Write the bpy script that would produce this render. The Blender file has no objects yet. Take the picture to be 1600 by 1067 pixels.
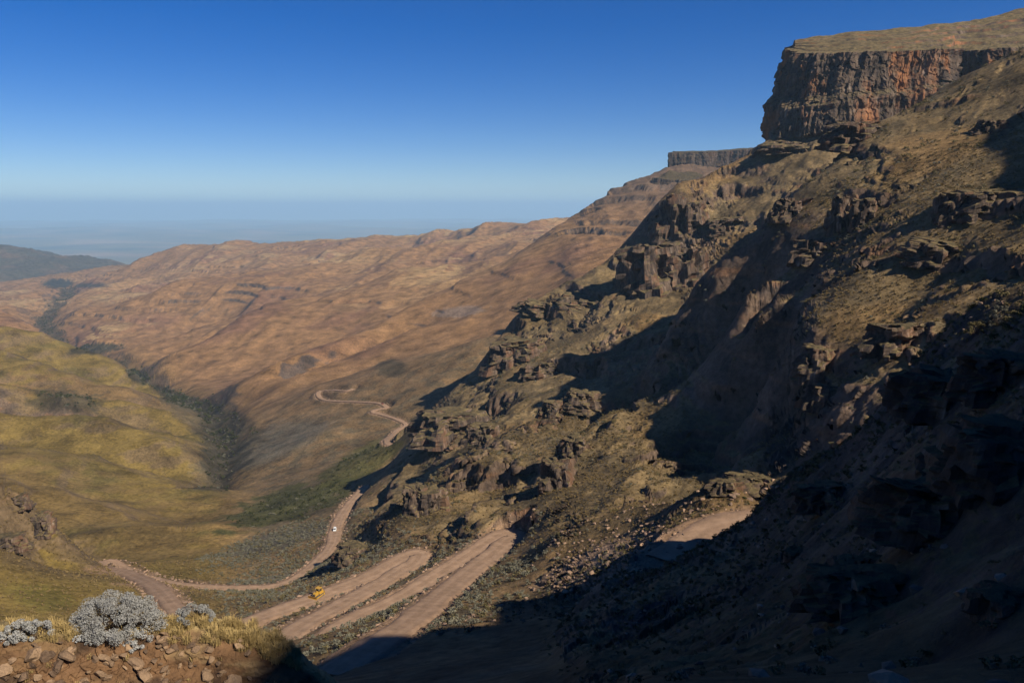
import bpy, bmesh, math, random
import numpy as np
import time as _time
_T0 = _time.time()
def tick(s):
    pass
from mathutils import Vector, Matrix

rng = np.random.default_rng(7)
random.seed(7)
SC = bpy.context.scene
COL = SC.collection
R = math.radians

# ------------------------------------------------------------------ camera
FPX = 1244.0                     # focal length in pixels of a 1600 wide frame
PITCH = R(9.5)
cam_d = bpy.data.cameras.new('camera')
cam_d.sensor_width = 36.0
cam_d.lens = 36.0 * FPX / 1600.0
cam_d.clip_start = 0.3
cam_d.clip_end = 400000.0
cam = bpy.data.objects.new('camera', cam_d)
cam.rotation_euler = (R(90) - PITCH, 0, 0)
COL.objects.link(cam)
SC.camera = cam

# ------------------------------------------------------------------ sky, sun, exposure
SUN_EL = R(40)
SUN_BACK = R(40)                 # how far behind the right hand side the sun stands
S = np.array([math.cos(SUN_EL) * math.cos(SUN_BACK), -math.cos(SUN_EL) * math.sin(SUN_BACK), math.sin(SUN_EL)])
world = bpy.data.worlds.new('World')
SC.world = world
world.use_nodes = True
wn = world.node_tree
bg = wn.nodes['Background']
sky = wn.nodes.new('ShaderNodeTexSky')
sky.sky_type = 'NISHITA'
sky.sun_disc = False
sky.sun_elevation = SUN_EL
sky.sun_rotation = math.atan2(S[0], S[1])
sky.altitude = 2800
sky.air_density = 1.0
sky.dust_density = 0.0
sky.ozone_density = 4.0
hs = wn.nodes.new('ShaderNodeHueSaturation'); hs.inputs['Saturation'].default_value = 1.42; hs.inputs['Hue'].default_value = 0.517
wn.links.new(sky.outputs[0], hs.inputs['Color']); wn.links.new(hs.outputs[0], bg.inputs[0])
bg.inputs[1].default_value = 0.069
sun_d = bpy.data.lights.new('sun', 'SUN')
sun_d.energy = 5.0
sun_d.angle = R(0.55)
sun_d.color = (1.0, 0.92, 0.77)
sun = bpy.data.objects.new('sun', sun_d)
sun.rotation_euler = Vector(S).to_track_quat('Z', 'Y').to_euler()
sun.location = (200, -100, 400)
COL.objects.link(sun)
SC.view_settings.view_transform = 'Standard'
SC.view_settings.look = 'None'
SC.view_settings.exposure = 0.42
SC.view_settings.gamma = 1.0
SC.cycles.use_denoising = True
SC.cycles.max_bounces = 4
SC.cycles.diffuse_bounces = 1
SC.cycles.volume_bounces = 2

# ------------------------------------------------------------------ helpers: pixel of the photograph <-> place
CP, SP = math.cos(PITCH), math.sin(PITCH)
def ray(px, py):
    """unit-range direction: azimuth u and slope t (height per metre of horizontal range)"""
    dx = (px - 800.0) / FPX; dy = (533.5 - py) / FPX
    X = dx; Y = CP + dy * SP; Z = -SP + dy * CP
    h = math.hypot(X, Y)
    return math.atan2(X, Y), Z / h
def pix(P):
    X, Y, Z = P
    d = Y * CP - Z * SP; up = Y * SP + Z * CP
    return 800 + FPX * X / d, 533.5 - FPX * up / d

# ------------------------------------------------------------------ noise
_perm = rng.permutation(4096)
_perm = np.concatenate([_perm, _perm])
_g2 = np.stack([np.cos(np.linspace(0, 2 * np.pi, 64, endpoint=False)), np.sin(np.linspace(0, 2 * np.pi, 64, endpoint=False))], 1).astype(np.float32)
_perm = _perm.astype(np.int32); _permg = (_perm & 63).astype(np.int32); _gx = _g2[:, 0].copy(); _gy = _g2[:, 1].copy()
def perlin(x, y, seed=0):
    x = np.asarray(x, np.float64); y = np.asarray(y, np.float64)
    xi = np.floor(x).astype(np.int32); yi = np.floor(y).astype(np.int32)
    xf = (x - xi).astype(np.float32); yf = (y - yi).astype(np.float32)
    xi = (xi + 131 * seed) & 4095; yi = (yi + 57 * seed) & 4095
    xj = (xi + 1) & 4095; yj = (yi + 1) & 4095
    def g(a, b, dx, dy):
        h = _permg[_perm[a] + b]
        return _gx[h] * dx + _gy[h] * dy
    su = xf * xf * xf * (xf * (xf * 6 - 15) + 10); sv = yf * yf * yf * (yf * (yf * 6 - 15) + 10)
    n00 = g(xi, yi, xf, yf); n10 = g(xj, yi, xf - 1, yf)
    n01 = g(xi, yj, xf, yf - 1); n11 = g(xj, yj, xf - 1, yf - 1)
    a = n00 + su * (n10 - n00); b = n01 + su * (n11 - n01)
    return (a + sv * (b - a)) * 1.5
def fbm(x, y, octv=4, seed=0, gain=0.5, ridged=False):
    s = 0; a = 1.0; tot = 0
    for o in range(octv):
        n = perlin(x * 2 ** o, y * 2 ** o, seed + 7 * o)
        if ridged: n = 1 - 2 * np.abs(n)
        s = s + a * n; tot += a; a *= gain
    return s / tot
def sstep(a, b, x):
    t = np.clip((x - a) / (b - a), 0, 1)
    return t * t * (3 - 2 * t)

# ------------------------------------------------------------------ survey of the terrain: breaklines
# each point: pixel x, pixel y in the photograph, estimated horizontal range in metres
LINES = [
 # river
 [(330,772,800),(350,700,1050),(322,640,1500),(222,600,2000),(200,575,2350),(85,525,3300),(72,490,4300),(108,452,6000)],
 # plateau skyline
 [(200,420,6500),(235,402,6400),(310,390,6200),(400,384,6000),(470,376,5900),(560,372,5700),(640,376,5500),(720,366,5200),(760,358,5000),(800,361,4700),(870,369,4300)],
 # spur behind the mountain edge
 [(540,600,1200),(600,582,1180),(690,560,1120),(775,528,1070)],
 # long spur from the far mesa
 [(985,292,2450),(960,310,2400),(930,335,2350),(870,369,2300),(800,410,2200),(740,433,2100),(665,470,1900),(600,510,1750),(520,548,1600),(440,575,1500),(370,612,1450)],
 [(1160,274,2600),(1045,272,2550),(1022,280,2520),(1015,290,2500),(985,294,2450)],
 # second and third spur
 [(730,425,3000),(620,432,2900),(560,455,2700),(500,470,2600),(420,482,2500),(380,495,2400),(300,560,2200),(262,590,2080)],
 [(700,395,4500),(600,395,4300),(500,420,4000),(400,430,3900),(300,450,3700),(200,480,3600),(150,500,3550)],
 # far ridge on the left
 [(-150,382,9300),(0,388,9200),(25,389,9200),(60,398,9100),(110,406,9000),(170,410,8900),(195,418,8700),(212,440,8300)],
 # foot of the high cliff
 [(1203,216,990),(1225,222,965),(1290,214,955),(1345,202,955),(1400,192,975),(1480,172,1010),(1600,130,1050)],
 # left hills
 [(-60,520,2050),(0,522,2000),(60,530,1950),(110,545,1900),(180,580,1800),(240,606,1750)],
 [(-60,665,1120),(0,665,1100),(80,672,1080),(120,668,1050),(160,664,1020),(210,690,980),(280,725,920)],
 [(220,662,1250),(250,668,1230),(290,690,1180)],
 [(-60,745,430),(0,753,430),(40,778,430),(90,835,420),(140,872,440)],
 [(0,850,380),(0,910,345),(100,930,335),(0,975,300),(180,960,320)],
 # lower road, hairpin
 [(300,985,275),(270,945,305),(235,915,355),(195,898,410),(150,889,440),(200,893,450),(240,905,430),(320,918,405),(430,915,395),(480,890,415),(516,855,455),(522,828,490),(540,795,535)],
 # bulldozer road and switchbacks
 [(380,975,243),(498,932,266),(580,900,284),(650,865,305)],
 [(640,885,292),(560,930,258),(470,978,226)],
 [(535,978,220),(650,920,245),(740,860,275),(800,835,288)],
 [(790,850,280),(740,890,246),(690,930,208),(640,970,173),(580,1010,151)],
 # mountain edge seen against the valley
 [(1203,214,1000),(1160,245,980),(1120,264,960),(1060,284,930),(1032,315,900),(1022,360,880),(995,395,850),(984,445,825)],
 [(984,445,840),(930,425,870),(865,452,870),(830,475,850),(800,500,830),(770,540,800),(752,590,760),(690,625,735),(660,645,715),(640,680,675),(622,710,640),(585,758,570),(556,792,530),(545,830,482),(532,862,452)],
]
PTS = [
 # far slopes
 (150,460,5600),(60,442,6800),(0,447,7200),(300,520,2900),(150,530,3000),(500,560,2000),(500,450,3300),(400,460,3400),(600,400,4100),(800,380,3600),
 (690,600,955),(735,565,1010),(645,628,940),(560,562,1450),(620,545,1480),(700,500,1700),(700,540,1440),(760,500,1600),(850,430,1850),(950,380,2000),(900,450,1500),(1000,340,2200),(1050,304,2360),(1100,300,2380),(1010,306,2340),(880,400,2000),
 (400,640,1350),(450,610,1350),(430,650,1150),(500,612,1160),(590,633,1000),(580,655,940),(630,668,880),(604,690,820),(636,696,790),(560,720,690),(480,740,740),(500,680,900),(400,700,1000),(440,790,610),(380,810,620),(560,770,580),
 (330,952,305),(430,934,318),(500,910,335),(380,927,372),(540,892,345),(440,922,374),(300,925,385),
 # left side
 (0,480,3200),(40,505,3000),(0,560,1650),(100,590,1600),(200,620,1500),(0,620,1300),(100,640,1250),(0,700,950),(150,720,880),(270,760,800),(0,730,850),(100,770,720),(200,800,670),(300,820,650),(200,850,560),(320,870,520),(100,850,560),(400,860,480),
 (60,900,400),(60,870,420),
 # lit face of the mountain
 (1060,480,720),(1000,500,680),(900,520,735),(900,480,795),(800,600,640),(800,640,590),(700,700,545),(700,660,635),(760,570,740),(850,540,725),(700,750,450),(620,800,420),(600,850,335),(560,880,305),(660,790,380),(750,690,470),
 (960,470,760),(1080,400,820),(1120,340,880),(1150,300,920),(1060,340,880),(1180,240,980),(1250,230,960),
 (1100,430,790),
 # rib with outcrops, bench and gully
  (780,672,535),(880,592,612),(1000,522,672),
 (860,1067,70),(860,1000,130),(860,940,180),(860,900,195),(860,860,235),(860,820,275),(860,790,300),(860,755,330),(870,715,370),
 (700,835,312),(760,800,320),(640,820,345),
 (560,1067,110),(560,1030,146),(560,1000,160),(700,1067,90),(700,1010,140),(480,1030,160),(480,1067,120),
 (1000,1067,60),(1000,1000,100),(1000,920,148),(1000,880,172),(1000,850,192),(1000,800,235),(1000,760,285),(1000,720,335),(1000,680,385),(1000,640,435),(1000,600,495),(1000,560,570),
 (1150,1067,40),(1150,960,75),(1150,880,118),(1110,830,172),(1180,805,174),(1080,880,158),(1150,790,190),(1150,762,200),(1100,772,208),
 (1150,718,330),(1150,680,375),(1120,600,450),(1130,540,520),(1090,500,610),
 # cliff foot of the shrubby spur, its rim and its back
 (1120,480,560),(1170,560,450),(1190,620,410),(1200,680,370),(1215,715,320),
 (1120,440,468),(1172,452,414),(1185,480,390),(1250,470,364),(1215,450,392),(1200,430,416),(1240,520,344),(1242,542,334),(1262,570,320),(1260,600,302),(1228,680,298),
 (1092,432,490),(1150,378,495),(1240,300,510),(1340,205,560),(1470,140,610),(1600,82,630),(1700,40,640),
 (1300,400,410),(1400,350,392),(1500,300,384),(1400,500,328),(1330,560,306),(1450,450,346),(1300,300,475),(1500,200,520),(1600,200,490),(1600,300,405),(1600,400,320),(1550,370,352),(1500,400,354),(1200,400,455),(1400,250,480),(1290,480,355),(1270,640,303),
 # gully behind the near spur, near spur
 (1480,478,290),(1400,565,265),(1330,612,262),(1292,702,252),
 (1600,465,137),(1580,480,139),(1500,520,141),(1430,578,142),(1412,630,142),(1380,690,143),(1270,735,146),(1200,766,176),
 (1300,1067,30),(1300,960,55),(1300,850,90),(1300,780,118),
 (1450,1067,20),(1450,900,40),(1450,700,80),(1450,640,112),
 (1600,1067,14),(1600,900,22),(1600,700,45),(1600,560,82),
]
# hidden points: azimuth by pixel x at the horizon row, range, height
def azx(px): return ray(px, 400)[0]
HID = []
def hid(px, r, z): HID.append((azx(px), math.log(r), z / r))
for px in range(-300, 1200, 150):
    hid(px, 13500, -1200)
    hid(px, 9000 if px > 250 else 11500, -900 if px > 250 else -1050)
for px in (300, 500, 700, 850): hid(px, 7200, -520)
# ground behind the mountain edge
for (px, r, z) in [(1150,1150,20),(1000,1080,-150),(920,1050,-175),(860,1000,-185),(800,930,-198),(740,880,-208),(680,800,-214),(560,600,-218),(600,660,-218),
                   (1050,1300,-150),(1150,1500,-50),(950,1250,-190),(1250,1200,20),(1400,1250,60),(1600,1300,90),(1250,1500,20),(1100,1900,-60),(1200,2100,20),(1300,2600,100),(1500,2600,150)]:
    hid(px, r, z)
for L_ in ([(655,765,375),(700,738,405),(740,715,430),(785,690,450),(830,668,465),(870,648,472),(905,630,480),(965,605,500)],
           [(790,800,318),(825,772,330),(860,745,345),(880,715,365),(912,684,392),(945,655,420),(970,640,440)]):
    LINES.append(L_)
    for x, y, r in L_:
        u, t = ray(x, y); HID.append((u - 0.004, math.log(r + 24), (t * r - 12) / (r + 24)))
# behind left hills and knolls
hid(0, 2500, -520); hid(90, 2450, -540); hid(160, 2200, -522); hid(205, 2060, -506); hid(0, 1230, -372); hid(150, 1140, -352); hid(60, 1200, -366); hid(0, 560, -235); hid(60, 540, -240)
# behind the near spur crest
for (px, r, z) in [(1600,172,-46),(1520,176,-54),(1440,180,-65),(1390,184,-76),(1300,192,-84),(1220,215,-90),(1120,250,-100),(1500,225,-58)]: hid(px, r, z)
# behind the shrubby spur
for (px, r, z) in [(1150,640,-90),(1240,620,-40),(1340,690,-10),(1470,780,30),(1600,820,60),(1250,800,0),(1400,850,40)]: hid(px, r, z)
# left near ground under the bank
for px in (-200, 0, 200, 400): hid(px, 60, -42); hid(px, 150, -95)
for px in (500, 700, 900): hid(px, 40, -27); hid(px, 20, -13)
for px in (-400, -200, 0, 200, 400, 600, 900, 1200): hid(px, 9, -6.2)
# valleys behind the spurs, so that they overlap
def ridge(L, k, drop, add=True):
    if add: LINES.append(L)
    for a, b in zip(L[:-1], L[1:]):
        for w in (0.0, 0.5):
            x, y, r = [p + (q - p) * w for p, q in zip(a, b)]
            u, t = ray(x, y); HID.append((u, math.log(r * k), (t * r - drop) / (r * k)))
ridge(LINES[3][3:], 1.13, 58, False)
ridge(LINES[5], 1.12, 60, False)
ridge(LINES[6], 1.10, 55, False)
ridge(LINES[2], 1.10, 35, False)
ridge([(0,563,1650),(60,575,1620),(130,600,1580),(190,625,1530),(235,640,1490)], 1.09, 42)
ridge([(-40,612,1370),(40,616,1340),(100,634,1300),(140,648,1270)], 1.08, 34)
ridge([(0,712,940),(80,720,905),(160,734,870),(230,754,840),(285,772,815)], 1.07, 24)
ridge([(0,770,700),(90,778,690),(170,792,670),(240,812,650)], 1.06, 15)
ridge([(640,520,1560),(560,556,1480),(480,592,1400),(430,625,1330)], 1.08, 36)
ridge([(330,520,2950),(260,545,2700),(225,568,2480)], 1.08, 45)
# beyond the right border of the frame and behind the camera (azimuth in degrees, range, height)
OUT = [(36,156,-46),(40,166,-42),(45,178,-30),(50,185,-14),(36,190,-50),(45,20,-7),(70,20,-3),(100,20,-1),(130,20,0),(130,60,10),(130,150,50),(130,350,120),(160,60,5),(160,200,40),
       (180,20,0),(180,200,30),(-70,60,-42),(-70,300,-120),(-70,1000,-200),(-70,3000,-300),(-70,8000,-800),(-70,13000,-1100),
       (60,1500,260),(60,3000,250),(90,1500,300)]
# the ridge right of the frame that shades the near slope: crest by its place along the ridge (a) and its level (b) seen from the sun
CREST_A = [2, 5.7, 6.5, 9, 30, 60, 100, 110, 117, 133, 139, 145, 152, 162, 200, 270, 290, 310, 322, 340, 361, 377, 390, 405, 433, 475, 490, 540, 700]
CREST_B = [2.0, 1.6, 1.45, 3, 8, 12, 13, 9, -9, -9, -9, -12, -19, -21, -22, -14, 2, 6, 10, 17, 33, 52, 60, 60, 75, 105, 104, 110, 125]
CREST_B = [b + 0.0105 * a for a, b in zip(CREST_A, CREST_B)]
TAN_EL = math.tan(SUN_EL)
def sun_plan(a, h):
    return a * math.sin(SUN_BACK) + h * math.cos(SUN_BACK), a * math.cos(SUN_BACK) - h * math.sin(SUN_BACK)
for a in np.r_[2, 6, 8, 10, np.arange(16, 136, 12.0), np.arange(136, 200, 6), np.arange(200, 700, 14.0)]:
    b = np.interp(a, CREST_A, CREST_B); hc = 60 + 0.2 * a
    for h, dz in ((hc, 0), (hc + 50, -45), (hc + 130, -90), (hc - 30, -10)):
        if h < hc and a < 120: continue
        X, Y = sun_plan(a, h)
        OUT.append((math.degrees(math.atan2(X, Y)), math.hypot(X, Y), b + h * TAN_EL + dz))
ctrl = list(HID) + [(R(a), math.log(r), z / r) for a, r, z in OUT]
for L in LINES:
    q = [(ray(x, y)[0], math.log(r), ray(x, y)[1]) for x, y, r in L]
    for a, b in zip(q[:-1], q[1:]):
        n = max(1, int(math.hypot(b[0] - a[0], b[1] - a[1]) / 0.03))
        for k in range(n):
            w = k / n
            ctrl.append(tuple(a[i] + (b[i] - a[i]) * w for i in range(3)))
    ctrl.append(q[-1])
for x, y, r in PTS:
    u, t = ray(x, y); ctrl.append((u, math.log(r), t))
ctrl = np.array(ctrl)

def rbf_fit(C, smooth=0.003):
    d = np.hypot(C[:, None, 0] - C[None, :, 0], C[:, None, 1] - C[None, :, 1])
    n = len(C)
    A = np.zeros((n + 3, n + 3)); A[:n, :n] = d - np.eye(n) * smooth
    P = np.c_[np.ones(n), C[:, :2]]
    A[:n, n:] = P; A[n:, :n] = P.T
    return np.linalg.solve(A, np.r_[C[:, 2], np.zeros(3)])
def rbf_eval(C, w, u, v):
    u = u.ravel(); v = v.ravel(); out = np.empty(u.size)
    for k in range(0, u.size, 20000):
        a = u[k:k + 20000]; b = v[k:k + 20000]
        d = np.hypot(a[:, None] - C[None, :, 0], b[:, None] - C[None, :, 1])
        out[k:k + 20000] = d @ w[:len(C)] + w[-3] + w[-2] * a + w[-1] * b
    return out

# base table: azimuth x log range
UG = np.r_[np.linspace(R(-75), R(-37), 24, endpoint=False), np.linspace(R(-37), R(38), 460), np.linspace(R(38), R(185), 120)[1:]]
VG = np.linspace(math.log(8), math.log(13500), 560)
wts = rbf_fit(ctrl)
TB = rbf_eval(ctrl, wts, *np.meshgrid(UG, VG, indexing='ij')).reshape(len(UG), len(VG))

def base_t(u, v):
    iu = np.interp(u, UG, np.arange(len(UG))); iv = (v - VG[0]) / (VG[1] - VG[0])
    iv = np.clip(iv, 0, len(VG) - 1.001); iu = np.clip(iu, 0, len(UG) - 1.001)
    a = iu.astype(int); b = iv.astype(int); fa = iu - a; fb = iv - b
    return (TB[a, b] * (1 - fa) + TB[a + 1, b] * fa) * (1 - fb) + (TB[a, b + 1] * (1 - fa) + TB[a + 1, b + 1] * fa) * fb


def line_az(pairs):
    """azimuth of a boundary as a function of log range, from (range, pixel x) pairs"""
    lr = np.log([p[0] for p in pairs]); az = [azx(p[1]) for p in pairs]
    return lambda v: np.interp(v, lr, az)
MOUNT_EDGE = line_az([(20,1000),(60,900),(200,840),(240,835),(285,830),(292,720),(320,640),(345,590),(380,555),(450,535),(500,545),(570,580),(690,650),(800,768),(870,860),(910,1030),(980,1160),(1100,1200),(1400,1230),(1500,2600)])
RIVER_AZ = line_az([(200,250),(330,300),(420,310),(620,335),(800,330),(1050,350),(1500,322),(2000,222),(2350,200),(3300,85),(4300,72),(6000,108),(8000,150),(13000,200)])
# dirt roads: pixel x, pixel y, range
ROADS = {
 'valley': (8.5, [(380,982,243),(325,992,262),(290,968,290),(270,945,310),(240,915,355),(200,897,420),(168,889,445),(150,886,470),(180,888,480),(240,905,430),(320,918,405),(430,915,395),(480,890,415),(516,855,455),(524,826,492),(533,806,525),(548,786,560),(572,760,600)]),
 'dozer': (9.5, [(300,1012,215),(380,978,243),(498,932,266),(580,900,284),(632,872,300),(655,866,303),(648,882,293),(630,892,287),(560,930,258),(470,978,226),(430,1000,212)]),
 'switchback': (10.0, [(500,1000,210),(535,980,220),(650,920,245),(740,862,275),(785,836,290),(806,838,287),(790,852,279),(740,890,246),(690,930,208),(640,970,173),(580,1010,151),(520,1040,138)]),
 'pad': (15.0, [(1050,885,156),(1085,860,164),(1120,835,171),(1155,815,175),(1190,800,178)]),
 'distant': (6.5, [(636,694,800),(604,690,822),(616,678,850),(634,664,885),(622,656,905),(596,648,930),(582,646,950),(592,640,975),(604,634,1000),(590,630,1025),(560,628,1070),(520,627,1120),(503,624,1150),(497,617,1180),(505,611,1220),(522,609,1250),(540,612,1240),(552,606,1280)]),
}
def catmull(P, n):
    P = np.asarray(P, float); Q = np.vstack([2 * P[0] - P[1], P, 2 * P[-1] - P[-2]]); out = []
    for i in range(1, len(Q) - 2):
        t = np.linspace(0, 1, n, endpoint=False)[:, None]
        a, b, c, d = Q[i - 1], Q[i], Q[i + 1], Q[i + 2]
        out.append(0.5 * (2 * b + (c - a) * t + (2 * a - 5 * b + 4 * c - d) * t ** 2 + (3 * b - a - 3 * c + d) * t ** 3))
    out.append(P[-1:])
    return np.vstack(out)
def world_line(pl, n=24):
    q = catmull([(ray(x, y)[0], math.log(r), 0) for x, y, r in pl], n)
    return np.stack([np.exp(q[:, 1]) * np.sin(q[:, 0]), np.exp(q[:, 1]) * np.cos(q[:, 0])], 1)
RIVER = world_line([(326,790,760),(340,745,870),(354,705,1040),(338,672,1250),(324,645,1480),(285,624,1700),(240,607,1900),(222,596,2080),(200,575,2350),(150,552,2750),(85,525,3300),(70,505,3800),(74,488,4350),(100,465,5300),(108,452,6000)])

def terrace(z, L, warp, lo=0.58, hi=0.9, keep=0.35):
    q = (z + warp) / L; f = q - np.floor(q)
    return L * (np.floor(q) + keep * f + (1 - keep) * sstep(lo, hi, f)) - warp

def regions(u, v):
    r = np.exp(v)
    wA = sstep(-0.02, 0.035, u - MOUNT_EDGE(v)) * (1 - sstep(1250, 1500, r)) 
    left = 1 - sstep(-0.03, 0.05, u - RIVER_AZ(v))
    left = left * (1 - wA) * (1 - sstep(2300, 3000, r))
    return wA, left

def height(u, v, roads=True):
    r = np.exp(v); X = r * np.sin(u); Y = r * np.cos(u)
    z = base_t(u, v) * r
    wA, left = regions(u, v)
    far = np.clip(1 - wA - left, 0, 1)
    lim = np.clip(r / 250, 0.05, 1)           # calmer close to the camera
    edge = 1 - sstep(R(38), R(50), u)
    # mountain: buttresses, ledges, broken rock
    wx = 14 * fbm(X / 60, Y / 60, 2, 3); wy = 14 * fbm(X / 60, Y / 60, 2, 5)
    big = fbm((X + wx) / 95, (Y + wy) / 95, 4, 11, 0.5, True)
    mid = fbm((X + wx) / 26, (Y + wy) / 26, 3, 23, 0.55, True)
    m_amp = wA * lim * (0.35 + 0.65 * edge)
    spur = sstep(azx(1090), azx(1180), u) * sstep(270, 300, r) * (1 - sstep(600, 700, r))
    calm = 1 - 0.68 * np.maximum(spur, sstep(azx(1060), azx(1100), u) * (1 - sstep(azx(1250), azx(1300), u)) * sstep(310, 340, r) * (1 - sstep(540, 600, r)))
    zm = z + m_amp * (5.5 * big + 1.9 * mid) * calm
    msk = sstep(-0.05, 0.30, fbm(X / 110, Y / 110, 3, 31)) * 0.95 + 0.04
    warp = 26 * fbm(X / 170, Y / 170, 2, 41) + 7 * fbm(X / 34, Y / 34, 3, 43)
    zt = terrace(zm, 24.0, warp, 0.64, 0.84, 0.36)
    zm = zm + (zt - zm) * msk * wA * sstep(90, 200, r) * edge * (1 - 0.6 * spur)
    msk2 = sstep(0.0, 0.3, fbm(X / 60, Y / 60, 2, 35))
    zt = terrace(zm, 8.5, 3 * warp, 0.6, 0.8, 0.4)
    zm = zm + (zt - zm) * msk2 * 0.8 * (1 - 0.35 * spur) * wA * sstep(90, 200, r) * edge
    zm = zm + m_amp * 0.45 * fbm(X / 6.5, Y / 6.5, 3, 51, 0.6) + wA * sstep(12, 40, r) * (1 - sstep(160, 260, r)) * (0.9 * fbm(X / 9, Y / 9, 4, 53, 0.6, True) + 0.25 * fbm(X / 1.6, Y / 1.6, 3, 55))
    # far brown hills: spurs, shallow combes and thin rock ledges along the contours
    fb = far * sstep(700, 1300, r)
    fx = 60 * fbm(X / 400, Y / 400, 2, 61); fy = 60 * fbm(X / 400, Y / 400, 2, 63)
    fs = np.clip(r / 2600, 0.55, 1.7)
    ac = (X + fx) * 0.975 - (Y + fy) * 0.22; al = (X + fx) * 0.22 + (Y + fy) * 0.975
    spurs = fbm(ac / 430, al / 1500, 3, 71, 0.40, True)
    gully = fbm(ac / 105, al / 420, 3, 73, 0.45, True)
    zf = zm + fb * fs * (34 * spurs + 4.0 * gully + 3.0 * fbm(X / 90, Y / 90, 3, 72))
    # the stream has cut a ravine
    sr = np.nonzero((r > 760) & (r < 7500) & (u < azx(470)))
    if len(sr[0]):
        xx = X[sr]; yy = Y[sr]; dd = np.full(xx.shape, 1e9)
        for k in range(0, xx.size, 60000):
            dd[k:k + 60000] = np.hypot(xx[k:k + 60000, None] - RIVER[None, :, 0], yy[k:k + 60000, None] - RIVER[None, :, 1]).min(1)
        wv = np.clip(r[sr] * 0.022, 22, 90)
        zf[sr] -= np.clip(r[sr] * 0.016, 10, 46) * np.exp(-(dd / wv) ** 2)
    dm = sstep(0.03, 0.09, u) * sstep(1500, 1800, r) * (1 - sstep(2650, 2800, r))
    zf = zf + dm * fb * (11 * fbm((X + 0.5 * fx) / 130, (Y + 0.5 * fy) / 130, 4, 74, 0.5, True))
    zt = terrace(zf, 30.0, 60 * fbm(X / 400, Y / 400, 3, 78), 0.66, 0.86, 0.4)
    zf = zf + (zt - zf) * dm * sstep(-0.05, 0.25, fbm(X / 200, Y / 200, 2, 76)) * 0.9
    fm = sstep(0.0, 0.3, fbm(X / 420, Y / 420, 3, 75)) * sstep(1300, 2200, r)
    zt = terrace(zf, 26.0, 34 * fbm(X / 800, Y / 800, 3, 77), 0.70, 0.86, 0.55)
    zf = zf + (zt - zf) * fm * fb * (0.55 + 0.35 * sstep(2500, 4000, r))
    # left grass hills: rounded with low terracettes
    zl = zf + left * lim * sstep(330, 620, r) * (11 * fbm((X + wx) / 210, (Y + wy) / 210, 4, 81, 0.5, True) + 2.4 * fbm(X / 45, Y / 45, 4, 83, 0.55) + sstep(600, 1200, r) * 20 * fbm(X / 330, Y / 330, 3, 87, 0.5, True))
    zt = terrace(zl, 13.0, 8 * fbm(X / 160, Y / 160, 2, 85), 0.5, 0.95, 0.5)
    zl = zl + (zt - zl) * left * sstep(-0.2, 0.4, fbm(X / 260, Y / 260, 2, 89)) * 0.55
    z = zl + (far * (1 - sstep(700, 1300, r))) * lim * (1.3 * fbm(X / 28, Y / 28, 4, 91) + 0.5 * fbm(X / 7, Y / 7, 2, 93))
    if roads:
        sel = np.nonzero((r > 140) & (r < 1400) & (u > R(-32)) & (u < R(22)))
        if len(sel[0]):
            x = X[sel]; y = Y[sel]; zz = z[sel]; best = np.full(x.shape, 1e9); rz = np.zeros(x.shape); hw = np.ones(x.shape)
            for k in range(0, x.size, 40000):
                d = np.hypot(x[k:k + 40000, None] - ROAD_ALL[None, :, 0], y[k:k + 40000, None] - ROAD_ALL[None, :, 1]) - ROAD_ALL[None, :, 3] / 2
                j = d.argmin(1); best[k:k + 40000] = d[np.arange(len(j)), j]
                w = 1.0 / (np.clip(d + ROAD_ALL[None, :, 3] / 2, 0.5, None)) ** 6
                rz[k:k + 40000] = (w * ROAD_ALL[None, :, 2]).sum(1) / w.sum(1)
            far_w = np.clip(r[sel] / 500, 1, 2.4)
            wr = 1 - sstep(0.5 * far_w, 4.6 * far_w, best)
            z[sel] = zz + (rz - 0.25 - 0.0006 * np.clip(r[sel] - 300, 0, None) - zz) * wr
    return z
ROADW = {}
for k, (w, pl) in ROADS.items():
    P = []
    for x, y, r in pl:
        u, t = ray(x, y)
        if k == 'distant':                                   # this road follows the lie of the land
            rv = np.linspace(math.log(700), math.log(1900), 500)
            Tv = height(np.full((1, 500), u), rv[None], False)[0] / np.exp(rv)
            r = float(np.exp(rv[int(np.argmax(Tv >= t))])) if (Tv >= t).any() else r
        P.append((r * math.sin(u), r * math.cos(u), t * r))
    P = catmull(P, 10)
    d = np.r_[0, np.cumsum(np.hypot(np.diff(P[:, 0]), np.diff(P[:, 1])))]
    n = int(d[-1] / 2.0)
    q = np.linspace(0, d[-1], n)
    P = np.stack([np.interp(q, d, P[:, i]) for i in range(3)], 1)
    zz = np.convolve(np.pad(P[:, 2], 12, mode='edge'), np.ones(25) / 25, 'valid'); P[:, 2] = zz
    ROADW[k] = (w, P)
ROAD_ALL = np.vstack([np.c_[P[::2], np.full(len(P[::2]), w)] for w, P in ROADW.values()])

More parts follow.
